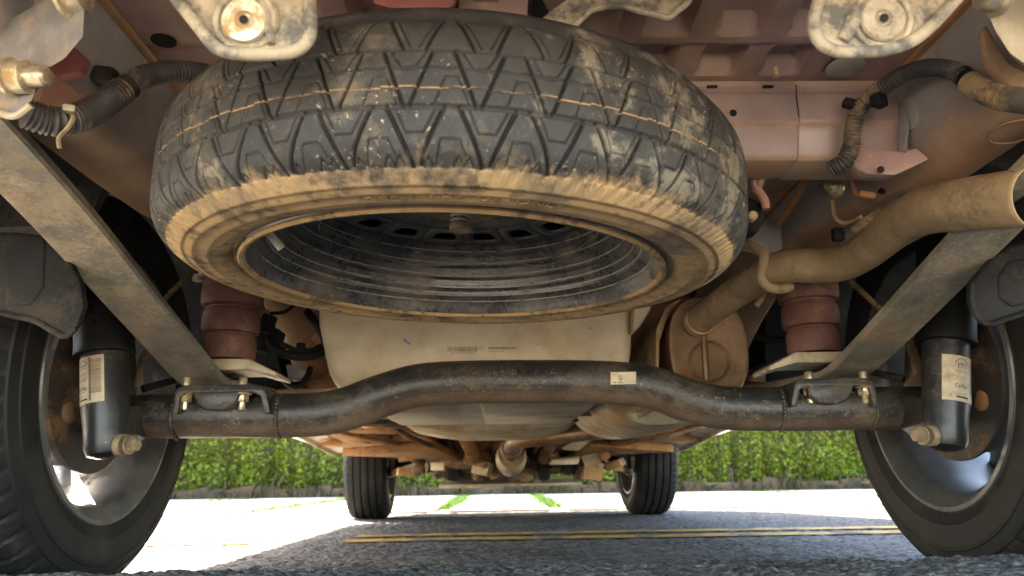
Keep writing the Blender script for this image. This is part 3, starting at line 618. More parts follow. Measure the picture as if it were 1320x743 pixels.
# plugs and swage rings pressed into the right rail
c = np.array([.4275, at(1190, 145, .775)[1]-.0, .556]); P('plug', g_lathe([(.020, 0), (.020, .0015), (.016, .0025), (0, .0025)], (.4262, .785, .556), (-1, 0, -.12), 28), M_plug, railR)
for cc, r_ in ((np.array([.478, .70, .4895]), .02),):
    P('swage_ring', g_tube([cc+np.array([math.cos(t)*r_, math.sin(t)*r_*1.3, -math.cos(t)*.003]) for t in np.linspace(0, 6.283, 17)], .0012, n=40, seg=6), M_dusty, railR)
P('grommet', g_lathe([(.006, .012), (.013, .010), (.0145, .003), (.0135, -.006), (.010, -.012), (.004, -.013)], at(1251, 76, .70), (-.8, -.6, -.2), 22, ), M_black, railR)
P('grommet_hole', g_lathe([(0, 0), (.0045, 0), (.0045, .001), (0, .001)], at(1244, 76, .6885), (-.5, -.8, -.3), 14), M_pink, railR)
P('clip', g_box(at(1133, 130, .735), (.016, .012, .014), rotz(.5)), M_black, railR, bevel=.002)

# ---- corrugated wiring conduits
cl = P('wiring_conduit', corr([at(32, 146, .55), at(55, 154, .56), at(80, 157, .57), at(112, 148, .59), at(140, 130, .61), at(158, 117, .62)], .0112, .0040), M_conduit)
P('conduit_end', corr([at(156, 118, .62), at(175, 104, .63), at(205, 95, .65), at(240, 93, .67), at(275, 98, .69)], .0100, .0040), M_conduit, cl)
P('tape_joint', g_tube([at(148, 124, .615), at(166, 111, .625)], .0114, n=8, seg=18), M_black, cl)
P('cable_tie', g_lathe([(.0118, -.003), (.0126, -.003), (.0126, .003), (.0118, .003)], at(90, 155, .578), unit(at(104, 151, .585)-at(78, 157, .57)), 22, close=True), M_yellowish, cl)
P('tie_tail', g_tube([at(86, 145, .565), at(95, 150, .56), at(88, 165, .562), at(76, 178, .565), at(77, 192, .566)], .0022, n=18, seg=6, flat=.5), M_tanbolt, cl)
P('tie_head', g_box(at(89, 141, .565), (.009, .007, .006), rotz(.4)), M_yellowish, cl, bevel=.001)
P('connector', g_box(at(137, 100, .66), (.020, .018, .017), roty(.15)), M_black, cl, bevel=.003)
cr = P('wiring_conduit', corr([at(1345, 133, .58), at(1318, 130, .60), at(1290, 126, .62), at(1262, 115, .64), at(1250, 107, .65)], .0105, .0040), M_conduit2)
P('conduit_sleeve', g_tube([at(1256, 111, .645), at(1240, 97, .66)], .0098, n=8, seg=18), M_black, cr)
P('conduit_run', corr([at(1243, 100, .655), at(1228, 91, .67), at(1200, 87, .69), at(1172, 93, .71), at(1148, 106, .73), at(1125, 122, .75), at(1108, 141, .765), at(1100, 165, .775), at(1097, 188, .785), at(1089, 207, .79), at(1070, 219, .80)], [.0082, .0082, .0082, .0088, .0092], .0038), M_conduit, cr)
P('cable_tie', g_box(at(1095, 134, .765), (.014, .01, .010), roty(.3)), M_black, cr, bevel=.002)
c3 = P('wiring_conduit', corr([at(1083, 311, .98), at(1100, 298, .96), at(1135, 273, .92), at(1180, 246, .87), at(1215, 232, .84), at(1232, 212, .82)], .0060, .0032, seg=12), M_conduit2)
P('connector', g_box(at(1080, 303, .97), (.014, .012, .018)), M_black, c3, bevel=.002)
P('connector', g_box(at(1243, 205, .82), (.03, .012, .010), roty(.3)), M_grey, c3, bevel=.002)
P('connector', g_box(at(1145, 245, .90), (.022, .012, .012), roty(.3)), M_black, c3, bevel=.002)

# ---- spring hangers
def hanger():
    h = holder('spring_hanger')
    pl = [(-30, 60), (0, 32), (52, 2), (62, -20), (112, -20), (108, 48), (84, 76), (60, 90), (50, 104), (42, 130), (28, 143), (8, 146), (-25, 132)]
    P('inner_plate', g_plate([at(a, b, .545-.0003*a) for a, b in pl], (-.014, .010, 0)), M_hang, h, bevel=.0025)
    P('lower_lip', g_tube([at(-20, 136, .537), at(5, 148, .535), at(22, 149, .532), at(40, 136, .53)], .0028, n=20, seg=8), M_yellowish, h)
    P('nut', g_lathe([(.0150, 0), (.0150, .003), (.0125, .0035), (.0125, .0155), (.011, .0165), (.0082, .0165), (.0082, .030), (.006, .032)], at(12, 100, .528), (1, -.12, -.05), 6+18), M_bright, h)
    P('nut', g_lathe([(.0155, 0), (.0155, .003), (.012, .004), (.012, .016), (.009, .018)], at(84, 0, .515), (1, -.2, .1), 24), M_bright, h)
    P('outer_plate', g_plate([[-.566, .53, .48], [-.566, .60, .49], [-.566, .60, .60], [-.566, .50, .60]], (.006, 0, 0)), M_grey, h, bevel=.002)
    P('red_tab', g_plate([at(82, 66, .60), at(96, 60, .60), at(111, 74, .60), at(105, 92, .60), at(70, 100, .60), at(62, 92, .60)], (0, .01, 0)), M_dullred, h, bevel=.002)
    P('bracket_web', g_plate([at(62, 92, .575), at(72, 98, .58), at(100, 118, .60), at(130, 122, .62), at(128, 138, .62), at(72, 134, .59), at(45, 140, .57)], (0, .012, 0)), M_pink, h, bevel=.002)
    h2 = holder('spring_hanger')
    P('inner_plate', g_plate([at(a, b, .55+.0003*(a-1320)) for a, b in [(1262, -20), (1272, 18), (1283, 42), (1300, 68), (1322, 84), (1360, 80), (1380, -20)]], (.012, .012, 0)), M_yellowish, h2, bevel=.004)
    P('nut', g_lathe([(.0155, 0), (.0155, .003), (.012, .004), (.012, .016), (.009, .018)], at(1290, -2, .525), (-1, -.2, .1), 24), M_bright, h2)
    P('outer_plate', g_plate([[.566, .53, .48], [.566, .60, .49], [.566, .60, .60], [.566, .50, .60]], (-.006, 0, 0)), M_grey, h2, bevel=.002)
    P('web', g_plate([at(1272, 30, .60), at(1300, 80, .61), at(1340, 100, .62), at(1340, 116, .62), at(1300, 110, .62), at(1274, 82, .61), at(1268, 40, .60)], (0, .01, 0)), M_dusty, h2, bevel=.003)
hanger()

# ---- bumper brackets (stamped plates reaching down into view)
def bumper_bracket(side):
    if side < 0:
        out = [(205, -30), (228, 0), (258, 38), (276, 60), (292, 69), (320, 73), (365, 72), (387, 66), (399, 52), (402, 36), (400, 0), (399, -30)]
        rib = [(325, -25), (340, 5), (346, 30), (350, 58)]; disc = (318, 30); rim = out
    else:
        out = [(1258, -30), (1232, 0), (1196, 38), (1172, 56), (1142, 67), (1110, 70), (1078, 69), (1058, 60), (1048, 42), (1047, 28), (1055, 0), (1060, -30)]
        rib = [(1122, -25), (1110, 5), (1098, 32), (1086, 52)]; disc = (1134, 28)
    Y = .43; V = [at(a, b, Y) for a, b in out]
    b = P('bumper_bracket', g_plate(V, (0, .004, .001)), M_bracket, bevel=.0012)
    P('rolled_edge', g_tube([v+np.array([0, -.0022, 0]) for v in V], .0042, n=90, seg=10), M_bracket, b)
    P('pressed_rib', g_tube([at(x, y, Y-.001) for x, y in rib], [.0075, .0065, .004], n=24, seg=10, flat=.6), M_bracket, b)
    c = at(*disc, Y)
    P('boss', g_lathe([(.0215, 0), (.0210, .003), (.0195, .0045), (.0170, .0040), (.0160, .0026), (.0158, .0022)], c, (0, -1, -.2), 40), M_bracket, b)
    P('washer', g_lathe([(.0148, .0), (.0148, .0045), (.0135, .0058), (.0060, .0058), (.0045, .0038), (0, .0036)], c, (0, -1, -.2), 36), M_bright if side < 0 else M_bracket, b)
    P('bolt_hole', g_lathe([(0, .0058), (.0028, .0058), (.0028, .0063), (0, .0063)], c, (0, -1, -.2), 14), M_dark, b, False)
    return b
for s in (-1, 1): bumper_bracket(s)
# central latch plate and red tail panel at the top of the picture
tp = P('tail_panel', g_plate([at(475, -30, .60), at(480, 5, .60), at(500, 11, .60), at(575, 13, .60), at(586, 8, .60), at(592, -30, .60)], (0, .02, .01)), M_dullred, bevel=.004)
P('tail_reinforcement', g_plate([at(590, -25, .64), at(592, 16, .64), at(680, 24, .64), at(682, -25, .64)], (0, .01, 0)), M_paint, bevel=.002)
lk = P('winch_bracket', g_plate([at(690, 30, .60), at(712, 12, .60), at(735, -4, .60), at(740, -30, .60), at(900, -30, .60), at(885, 6, .60), at(872, 16, .60), at(862, 24, .60), at(848, 20, .60), at(822, 14, .60), at(805, 9, .60), at(785, 9, .60), at(765, 14, .60), at(748, 27, .60), at(735, 40, .60)], (0, .006, .002)), M_bracket, bevel=.002)
P('rolled_edge', g_tube([at(735, 40, .597), at(748, 26, .597), at(766, 12, .597), at(800, 8, .597), at(822, 14, .597), at(848, 20, .597), at(862, 23, .597), at(872, 15, .597), at(886, 4, .597), at(898, -20, .597)], .003, n=40, seg=8), M_bracket, lk)
P('dark_gap', g_box(at(700, -5, .66), (.02, .01, .06)), M_dark, lk, False)

# ---- fuel tank
def tank():
    y0, y1 = 1.365, 1.96
    def prof(y, dz=0, k=1.0):
        return [[-.385, y, .60], [.205, y, .60], [.205, y, .47], [.195, y, .36], [.165, y, .318], [.05, y, .300+dz], [-.25, y, .300+dz], [-.325, y, .312], [-.352, y, .345], [-.375, y, .44]]
    t = P('fuel_tank', loft([prof(y0), prof(y1)]), M_tank, bevel=.022, seg=5, ang=60)
    # moulded corner pad, bottom ribs, strap
    P('bottom_rib', g_plate([[-.29, 1.45, .2965], [-.12, 1.45, .2965], [-.14, 1.90, .2965], [-.29, 1.90, .2965]], (0, 0, .02)), M_tank, t, bevel=.006)
    P('bottom_rib', g_plate([[-.08, 1.45, .2955], [.14, 1.45, .2955], [.13, 1.90, .2955], [-.08, 1.90, .2955]], (0, 0, .02)), M_tank, t, bevel=.006)
    P('seam_flange', g_box((-.08, 1.972, .312), (.62, .022, .012)), M_black, t, bevel=.003)
    P('corner_pad', g_plate([at(818, 393, 1.33), at(842, 388, 1.35), at(838, 400, 1.35), at(826, 420, 1.35), at(815, 430, 1.345)], (0, .04, 0)), M_tank, t, bevel=.004)
    # barcode, part code and crayon mark on the tank's rear face
    yy = y0-.0006; bars = []
    x = 577.0
    while x < 615:
        w = random.choice((.5, .9, 1.3)); bars.append(g_plate([at(x, 447.5, yy), at(x+w, 447.5, yy), at(x+w, 453.5, yy), at(x, 453.5, yy)], (0, .0004, 0))); x += w+random.choice((.5, .8, 1.1))
    bars.append(g_plate([at(580, 455, yy), at(612, 455, yy), at(612, 455.7, yy), at(580, 455.7, yy)], (0, .0004, 0)))
    P('barcode', join(*bars), M_greyink, t, False)
    tx = []
    for px in range(630, 666, 3):
        tx.append(g_plate([at(px, 447.6, yy), at(px+2.2, 447.6, yy), at(px+2.2, 450.4, yy), at(px, 450.4, yy)], (0, .0004, 0)))
    for px in range(630, 651, 3): tx.append(g_plate([at(px, 452.3, yy), at(px+1.8, 452.3, yy), at(px+1.8, 453.4, yy), at(px, 453.4, yy)], (0, .0004, 0)))
    ring = [at(621+math.cos(k/10*6.283)*2.6, 449.5+math.sin(k/10*6.283)*2.6, yy) for k in range(11)]
    tx.append(g_tube(ring, .0004, n=22, seg=4))
    P('printed_code', join(*tx), M_greyink, t, False)
    P('crayon_mark', g_plate([at(519, 437, yy), at(523, 438, yy), at(530, 444, yy), at(528, 445, yy), at(522, 441, yy)], (0, .0004, 0)), M_blue, t, False)
    sm = []
    for (px, py, w, h) in ((691, 443, 1.2, 2.2), (758, 423, 1.2, 2), (762, 421.5, 1.2, 2.6)): sm.append(g_plate([at(px, py, yy), at(px+w, py+.5, yy), at(px+w, py+h, yy), at(px, py+h-.4, yy)], (0, .0004, 0)))
    P('smudge', join(*sm), M_ink, t, False)
tank()
P('tank_shield', loft([[[-.30, y, .31], [.16, y, .31], [.12, y, .297], [.02, y, .290-d], [-.16, y, .290-d], [-.24, y, .298]] for y, d in ((2.02, 0), (2.2, .008), (2.42, .004))]), M_shield, bevel=.004)

# ---- exhaust: muffler, tail pipe, hangers, heat shield, front pipe
def oval(cx, cz, a, b, y, n=40, p=2.6):
    return [[cx+a*np.sign(math.cos(t))*abs(math.cos(t))**(2/p), y, cz+b*np.sign(math.sin(t))*abs(math.sin(t))**(2/p)] for t in np.linspace(0, 2*math.pi, n, endpoint=False)]
mc = at(914, 447, 1.40); mx, mz = mc[0], mc[2]
mu = P('muffler', loft([oval(mx, mz, .070, .090, 1.412), oval(mx-.004, mz-.002, .0715, .0915, 1.50), oval(mx-.03, mz-.03, .0715, .0915, 1.9)]), M_muff, ang=50)
P('end_cap', loft([oval(mx, mz, .058, .079, 1.4035), oval(mx, mz, .0665, .088, 1.4005), oval(mx, mz, .073, .0945, 1.4005), oval(mx, mz, .0745, .096, 1.404), oval(mx, mz, .0735, .095, 1.416)]), M_muff, mu, ang=50)
P('pressed_ring', g_tube([[at(915, 466, 1.40)[0]+math.cos(t)*.036, 1.4025, at(915, 466, 1.40)[2]+math.sin(t)*.037] for t in np.linspace(.9, 8.1-.9, 24)], .0028, n=60, seg=8), M_muff, mu)
P('pressed_rib', g_tube([at(907, 430, 1.4025), at(911, 490, 1.4025)], .006, n=6, seg=8, flat=.6), M_muff, mu)
P('side_shield', g_plate([at(846, 425, 1.44), at(858, 396, 1.44), at(875, 386, 1.44), at(879, 384, 1.44), at(862, 404, 1.44), at(850, 440, 1.44), at(849, 490, 1.44), at(845, 490, 1.44)], (-.01, .35, -.02)), M_shield, mu, bevel=.001)
hs = []
for y, k in ((1.60, .9), (1.63, 1.0), (1.9, 1.0), (2.08, .92), (2.12, .8)):
    cx = .285-(y-1.6)*.03
    hs.append([[cx+math.cos(t)*.135*k, y, .345+math.sin(t)*.086*k] for t in np.linspace(math.pi, 2*math.pi, 22)]+[[cx+math.cos(t)*.12*k, y, .352] for t in np.linspace(2*math.pi, math.pi, 8)])
sh = P('muffler_shield', loft(hs), M_shield, ang=45)
for k, (a, b) in enumerate((((810, 522), (818, 520)), ((822, 536), (850, 524)))):
    P('shield_step', g_tube([at(a[0], a[1], 1.60), at((a[0]+b[0])/2, (a[1]+b[1])/2-2, 1.60), at(b[0], b[1], 1.60)], .007, n=12, seg=8), M_shield, sh)
TPp = [at(899, 416, 1.405), at(912, 404, 1.36), at(960, 370, 1.24), at(990, 352, 1.17), at(1020, 343, 1.13), at(1075, 341, 1.08), at(1110, 326, 1.02), at(1150, 295, .93), at(1190, 273, .86), at(1235, 265, .80), at(1288, 259, .752), at(1334, 254, .715)]
tp_ = P('tail_pipe', g_tube(TPp, [.0250, .0255, .026, .027, .0275, .028, .0295, .031], n=120, seg=28, cap=False), M_pipe, ang=70)
so = tp_.modifiers.new('wall', 'SOLIDIFY'); so.thickness = .0016; so.offset = -1
P('pipe_bore', g_tube(TPp, [.0226, .0230, .0236, .0246, .0250, .0255, .0270, .0286], n=120, seg=24, cap=False), M_dark, tp_, ang=70)
P('weld_collar', g_lathe([(.0248, 0), (.0295, 0), (.0285, .012), (.0252, .013)], at(899, 416, 1.403), unit(TPp[1]-TPp[0]), 28, close=True), M_pipe, tp_)
hg = P('hanger_rod', g_tube([at(958, 316, 1.16), at(972, 319, 1.13), at(984, 328, 1.11), at(983, 344, 1.10), at(981, 358, 1.10), at(990, 370, 1.11), at(1006, 373, 1.13), at(1018, 370, 1.15)], .0078, n=60, seg=10), M_pipe, tp_)
P('hanger_rod', g_tube([at(975, 395, 1.25), at(984, 382, 1.25), at(986, 370, 1.26), at(982, 360, 1.27)], .0045, n=20, seg=8), M_pipe, tp_)
hf = P('hanger_fork', g_tube([at(1003, 184, .86), at(995, 196, .86), at(986, 214, .87), at(980, 232, .88), at(974, 248, .89)], .0062, n=24, seg=10), M_pink)
P('prong', g_tube([at(967, 203, .88), at(971, 220, .88), at(974, 240, .885), at(985, 258, .885), at(987, 270, .885)], .0056, n=20, seg=10), M_pink, hf)
P('rubber_isolator', g_plate([at(962, 250, .90), at(985, 262, .89), at(990, 275, .89), at(978, 300, .89), at(960, 304, .90), at(955, 280, .90)], (0, .025, 0)), M_black, hf, bevel=.005)
P('isolator_pin', g_lathe([(.006, 0), (.006, .012), (.004, .014)], at(967, 282, .895), (0, -1, 0), 12), M_pipe, hf)

# ---- small brackets, bolts, brake hoses beyond the cross member
br = P('rail_bracket', g_plate([at(955, 325, 1.18), at(968, 303, 1.18), at(985, 286, 1.18), at(1008, 290, 1.18), at(1010, 322, 1.18), at(990, 330, 1.18)], (0, .02, .01)), M_grey, railR, bevel=.004)
P('stud_nut', g_bolt(at(1080, 243, .93), (-1, -.4, 0), .0085, .010, .008), M_bright, railR)
P('weld_bead', g_tube([at(1072, 258, .95), at(1076, 280, .97), at(1090, 288, .97), at(1110, 280, .94)], .003, n=24, seg=6), M_sealer, railR)
P('weld_bead', g_tube([at(1097, 228, .90), at(1102, 248, .92), at(1112, 254, .92)], .0035, n=20, seg=6), M_sealer, railR)
P('orange_tab', g_box(at(1117, 252, .90), (.02, .01, .008), roty(.2)), M_sealer, railR, bevel=.002)
P('dust_line', g_tube([at(1003, 290, 1.15), at(1030, 250, 1.02), at(1052, 210, .90)], .0055, n=16, seg=8), M_sealer, railR)
bh = P('brake_hose', g_tube([at(337, 404, 1.42), at(352, 404, 1.42), at(368, 402, 1.42), at(380, 392, 1.43)], .0035, n=24, seg=8), M_black)
P('hose_loop', g_tube([at(345, 425, 1.44), at(350, 445, 1.42), at(365, 456, 1.42), at(390, 460, 1.43), at(412, 456, 1.45), at(420, 444, 1.47), at(412, 425, 1.5), at(398, 405, 1.52), at(392, 390, 1.54)], .0085, n=70, seg=12), M_black, bh)
P('hose_loop', g_tube([at(360, 442, 1.46), at(380, 451, 1.46), at(400, 452, 1.47), at(414, 446, 1.48)], .005, n=30, seg=8), M_black, bh)
P('hose_loop', g_tube([at(354, 455, 1.40), at(356, 472, 1.40), at(366, 490, 1.40), at(382, 498, 1.40), at(395, 488, 1.42), at(400, 475, 1.44)], .006, n=50, seg=10), M_black, bh)
P('hose_fitting', g_lathe([(.006, 0), (.010, .002), (.010, .012), (.006, .014), (.006, .02)], at(333, 403, 1.40), (1, .1, 0), 12), M_tanbolt, bh)
P('hose_clip', g_box(at(345, 418, 1.40), (.025, .02, .035), roty(.3)), M_black, bh, bevel=.004)
P('load_valve', g_box(at(345, 440, 1.46), (.05, .05, .05), roty(.2)), M_black, bh, bevel=.006)
P('bracket', g_plate([at(368, 470, 1.5), at(385, 470, 1.5), at(395, 478, 1.5), at(392, 488, 1.5), at(372, 490, 1.5)], (0, .03, 0)), M_grey, bh, bevel=.003)
P('clamp', g_box(at(388, 447, 1.45), (.016, .012, .014)), M_black, bh, bevel=.002)
P('floor_flange', g_plate([at(355, 502, 1.5), at(440, 500, 1.5), at(445, 508, 1.5), at(355, 512, 1.5)], (0, .25, -.01)), M_shield, bevel=.003)
P('side_floor', g_plate([[-.50, 1.60, .46], [-.37, 1.60, .46], [-.37, 2.1, .335], [-.50, 2.1, .335]], (0, 0, .01)), M_pink)
for s in (-1, 1):
    # parking brake cable and brake pipe arching from rail to drum
    P('brake_cable', g_tube([[s*.49, 1.55, .44], [s*.53, 1.40, .40], [s*.57, 1.30, .34], [s*.62, 1.24, .31]], .0065, n=24, seg=8), M_black)
    P('brake_pipe', g_tube([at(250, 352, 1.35), at(232, 366, 1.33), at(212, 388, 1.32), at(205, 410, 1.32)] if s < 0 else [at(1095, 362, 1.33), at(1120, 385, 1.32), at(1150, 415, 1.31), at(1185, 460, 1.28)], .005, n=20, seg=8), M_conduit2)
    pts = [(172, 500), (178, 462), (190, 445), (195, 450), (185, 470), (182, 500)] if s < 0 else [(1190, 470), (1176, 420), (1165, 425), (1180, 478), (1165, 500), (1172, 506), (1190, 492)]
    P('lever', g_plate([at(a, b, 1.26) for a, b in pts], (0, .01, 0)), M_tanbolt, bevel=.002)

# ---- wheel-arch liners
def liner(side):
    secs = []; c = np.array([DR, .33])
    for k in range(30):
        t = math.pi*(0.09+0.93*k/29); r = .385
        y = c[0]-math.cos(t)*r; z = c[1]+math.sin(t)*r*.95
        rip = .004*math.sin(k*1.9)
        secs.append([[side*.522, y, z+rip], [side*.60, y, z+.012+rip], [side*.72, y, z+.016], [side*.83, y, z+.01], [side*.83, y-.004*math.cos(t), z+.014], [side*.522, y-.004*math.cos(t), z+.02]])
    l = P('wheel_arch_liner', loft(secs), M_black, ang=50)
    e = [(-30, 408), (0, 404), (18, 408), (45, 414), (70, 428), (84, 434), (98, 424), (108, 396), (104, 366), (70, 300), (40, 262), (-30, 240)] if side < 0 else [(1350, 392), (1320, 404), (1296, 412), (1276, 418), (1262, 412), (1252, 392), (1252, 366), (1275, 340), (1300, 320), (1350, 300)]
    P('liner_flap', g_plate([at(a, b, .87) for a, b in e], (0, .012, .004)), M_black, l, bevel=.004)
    P('flap_lip', g_tube([at(a, b, .868) for a, b in e[:7]], .0035, n=50, seg=8), M_black, l)
    bul = [(5, 300), (40, 280), (60, 305), (58, 370), (40, 395), (5, 398)] if side < 0 else [(1330, 330), (1300, 335), (1285, 355), (1286, 385), (1305, 398), (1330, 392)]
    P('pressed_panel', g_plate([at(a, b, .868) for a, b in bul], (0, .012, .0)), M_black, l, bevel=.0055, seg=4)
    return l
for s in (-1, 1): liner(s)

# ---- front half of the underbody
def pan_z(X, Y):
    z = .372-.022*np.clip((Y-2.0)/1.4, 0, 1)
    ribs = np.clip(np.sin(X*26)*3, -1, 1)*.007*(np.abs(X) > .2)
    cross_ = np.clip(np.sin(Y*15)*3, -1, 1)*.005
    tun = .10*np.clip((.16-np.abs(X))/.05, 0, 1)
    return z+ribs+cross_+tun
pan = P('floor_pan', grid(np.linspace(-.80, .80, 120), np.linspace(1.72, 3.52, 70), pan_z), M_orange, ang=40)
for s in (-1, 1):
    # sills with pinch-weld flange: pale lower edge that runs forward and down
    P('sill', loft([[[s*.862, y, z+.14], [s*.70, y, z+.10], [s*.735, y, z+.018], [s*.79, y, z+.006], [s*.796, y, z-.012], [s*.800, y, z-.012], [s*.806, y, z+.006], [s*.855, y, z+.03]] for y, z in ((1.62, .386), (2.2, .372), (2.9, .348), (3.4, .312), (3.62, .300))]), M_pale, ang=40)
    P('floor_channel', loft([[[s*.57, y, z+.05], [s*.575, y, z], [s*.65, y, z], [s*.655, y, z+.05]] for y, z in ((1.9, .345), (2.5, .338), (3.0, .325), (3.5, .312))]), M_orange, pan)
    P('floor_channel', loft([[[s*.30, y, z+.05], [s*.305, y, z], [s*.40, y, z], [s*.405, y, z+.05]] for y, z in ((2.45, .338), (3.0, .322), (3.55, .29), (3.75, .27))]), M_orange, pan)
    P('outrigger', g_plate([[s*.40, 2.62, .335], [s*.76, 2.62, .338], [s*.76, 2.70, .335], [s*.40, 2.70, .328]], (0, 0, .03)), M_orange, pan, bevel=.006)
    P('outrigger', g_plate([[s*.40, 3.10, .325], [s*.78, 3.22, .318], [s*.78, 3.32, .315], [s*.40, 3.24, .318]], (0, 0, .03)), M_orange, pan, bevel=.006)
    P('brace', g_tube([[s*.68, 2.3, .350], [s*.55, 2.75, .326], [s*.38, 3.2, .302]], .018, n=20, seg=10, flat=.6), M_orange, pan)
    P('drain_cover', g_box((s*.50, 2.95, .338), (.09, .12, .012)), M_cast, pan, bevel=.004)
    P('drain_cover', g_box((s*.69, 3.42, .326), (.10, .10, .010)), M_cast, pan, bevel=.004)
# exhaust front section
fp = P('front_pipe', g_tube([[.26, 2.06, .315], [.25, 2.25, .305], [.14, 2.42, .300], [.03, 2.50, .292], [.0, 2.60, .287], [-.005, 2.95, .272], [.0, 3.3, .25]], .027, n=90, seg=18), M_muff)
P('flex_joint', g_lathe([(.034, 0), (.040, .01), (.040, .09), (.034, .10)], (-.004, 2.78, .280), (0, 1, -.05), 24), M_cast, fp)
P('catalyst', g_lathe([(.03, 0), (.058, .04), (.062, .08), (.062, .26), (.055, .30), (.03, .34)], (.0, 3.02, .262), (0, 1, -.06), 32), M_shield, fp)
P('flange_ring', g_lathe([(.028, 0), (.050, 0), (.050, .014), (.028, .014)], (.0, 2.98, .264), (0, 1, -.05), 24, close=True), M_muff, fp)
P('pipe_clamp', g_tube([at(648, 548, 2.35), at(655, 540, 2.35), at(668, 542, 2.35), at(672, 556, 2.35)], .008, n=20, seg=8), M_sealer, fp)
P('cross_pipe', g_tube([[-.66, 2.2, .345], [-.45, 2.22, .335], [-.22, 2.3, .322], [-.08, 2.42, .318]], .014, n=30, seg=10), M_muff, pan)
# power train and front subframe
pt = P('gearbox', loft([oval(-.16, .33, .17, .11, 3.30, 28, 3), oval(-.16, .30, .20, .13, 3.45, 28, 3), oval(-.14, .30, .22, .14, 3.75, 28, 3), oval(-.12, .32, .18, .13, 4.1, 28, 3)]), M_cast, ang=40)
P('oil_sump', loft([[[x, y, z] for x, z in ((.03, .34), (.33, .34), (.31, .225), (.06, .225))] for y in (3.50, 3.88)]), M_cast, pt, bevel=.02)
for k in range(7): P('casting_rib', g_box((-.30+k*.045, 3.43, .235-.0*k), (.012, .06, .05), rotx(.3)), M_cast, pt, bevel=.003)
for k in range(10): P('sump_bolt', g_bolt((.04+k*.03, 3.488, .325), (0, -1, 0), .007, .009, 0), M_tanbolt, pt)
P('mount_arm', g_plate([at(590, 568, 2.9), at(606, 565, 2.9), at(622, 597, 3.2), at(606, 600, 3.2)], (.0, .05, .03)), M_orange, pt, bevel=.008)
P('mount_arm', g_plate([at(726, 565, 2.9), at(706, 563, 2.9), at(694, 598, 3.2), at(704, 600, 3.2)], (.0, .05, .03)), M_orange, pt, bevel=.008)
P('pale_bracket', g_plate([at(738, 566, 2.9), at(764, 567, 2.9), at(745, 582, 2.95), at(724, 580, 2.95)], (0, .03, .01)), M_pale, pt, bevel=.004)
P('pale_bracket', g_plate([at(712, 593, 3.1), at(748, 590, 3.1), at(745, 599, 3.1), at(708, 600, 3.1)], (0, .05, .01)), M_pale, pt, bevel=.004)
for (px, py, w, h, mt) in ((640, 608, .07, .06, M_cast), (616, 606, .05, .05, M_orange), (585, 604, .06, .10, M_black), (700, 607, .05, .08, M_black), (668, 612, .09, .05, M_cast), (755, 604, .09, .05, M_cast), (540, 606, .05, .04, M_cast), (690, 585, .05, .07, M_black)):
    P('ancillary', g_box(at(px, py, 3.36), (w, .10, h), roty(random.uniform(-.3, .3))), mt, pt, bevel=.012)
for k in range(9):
    x = random.uniform(-.35, .35); P('cable', g_tube([[x, 3.2, .34], [x+random.uniform(-.08, .08), 3.28, .29], [x+random.uniform(-.15, .15), 3.36, .26], [x+random.uniform(-.2, .2), 3.5, .29]], random.uniform(.006, .012), n=16, seg=7), random.choice((M_black, M_cast, M_orange)), pt)
for k in range(34):
    px = random.uniform(515, 800); py = random.uniform(578, 614); Y = random.uniform(3.22, 3.5)
    if random.random() < .5: vf = g_box(at(px, py, Y), (random.uniform(.03, .10), random.uniform(.04, .12), random.uniform(.02, .06)), roty(random.uniform(-.5, .5))@rotz(random.uniform(-.5, .5)))
    else: vf = g_lathe([(.6*(r_ := random.uniform(.014, .03)), 0), (r_, .006), (r_, .05), (r_*.7, .06)], at(px, py, Y), (random.uniform(-1, 1), -1, random.uniform(-.6, .6)), 16)
    P('power_train_part', vf, random.choice((M_cast, M_orange, M_orange, M_muff, M_black, M_shield)), pt, bevel=.004 if k % 2 else 0)
for (a, b, c_, d, Y, mt) in (((440, 588), (520, 590), (600, 598), (560, 578), 3.0, M_orange), ((870, 583), (800, 586), (730, 596), (760, 575), 3.0, M_orange)):
    P('heat_panel', g_plate([at(*a, Y), at(*b, Y+.35), at(*c_, Y+.35), at(*d, Y)], (0, .02, .03)), mt, pan, bevel=.004)
for k in range(8):
    x = random.uniform(-.6, .6); P('pipe_run', g_tube([[x, 2.3, .332], [x*.95, 2.7, .318], [x*.8, 3.1, .298], [x*.72, 3.45, .27]], random.uniform(.008, .018), n=24, seg=9), random.choice((M_orange, M_muff, M_cast)), pan)
sf = P('subframe', g_tube([[-.42, 3.62, .245], [-.25, 3.66, .225], [0, 3.68, .222], [.25, 3.66, .225], [.42, 3.62, .245]], .035, n=30, seg=14, flat=.7), M_cast)
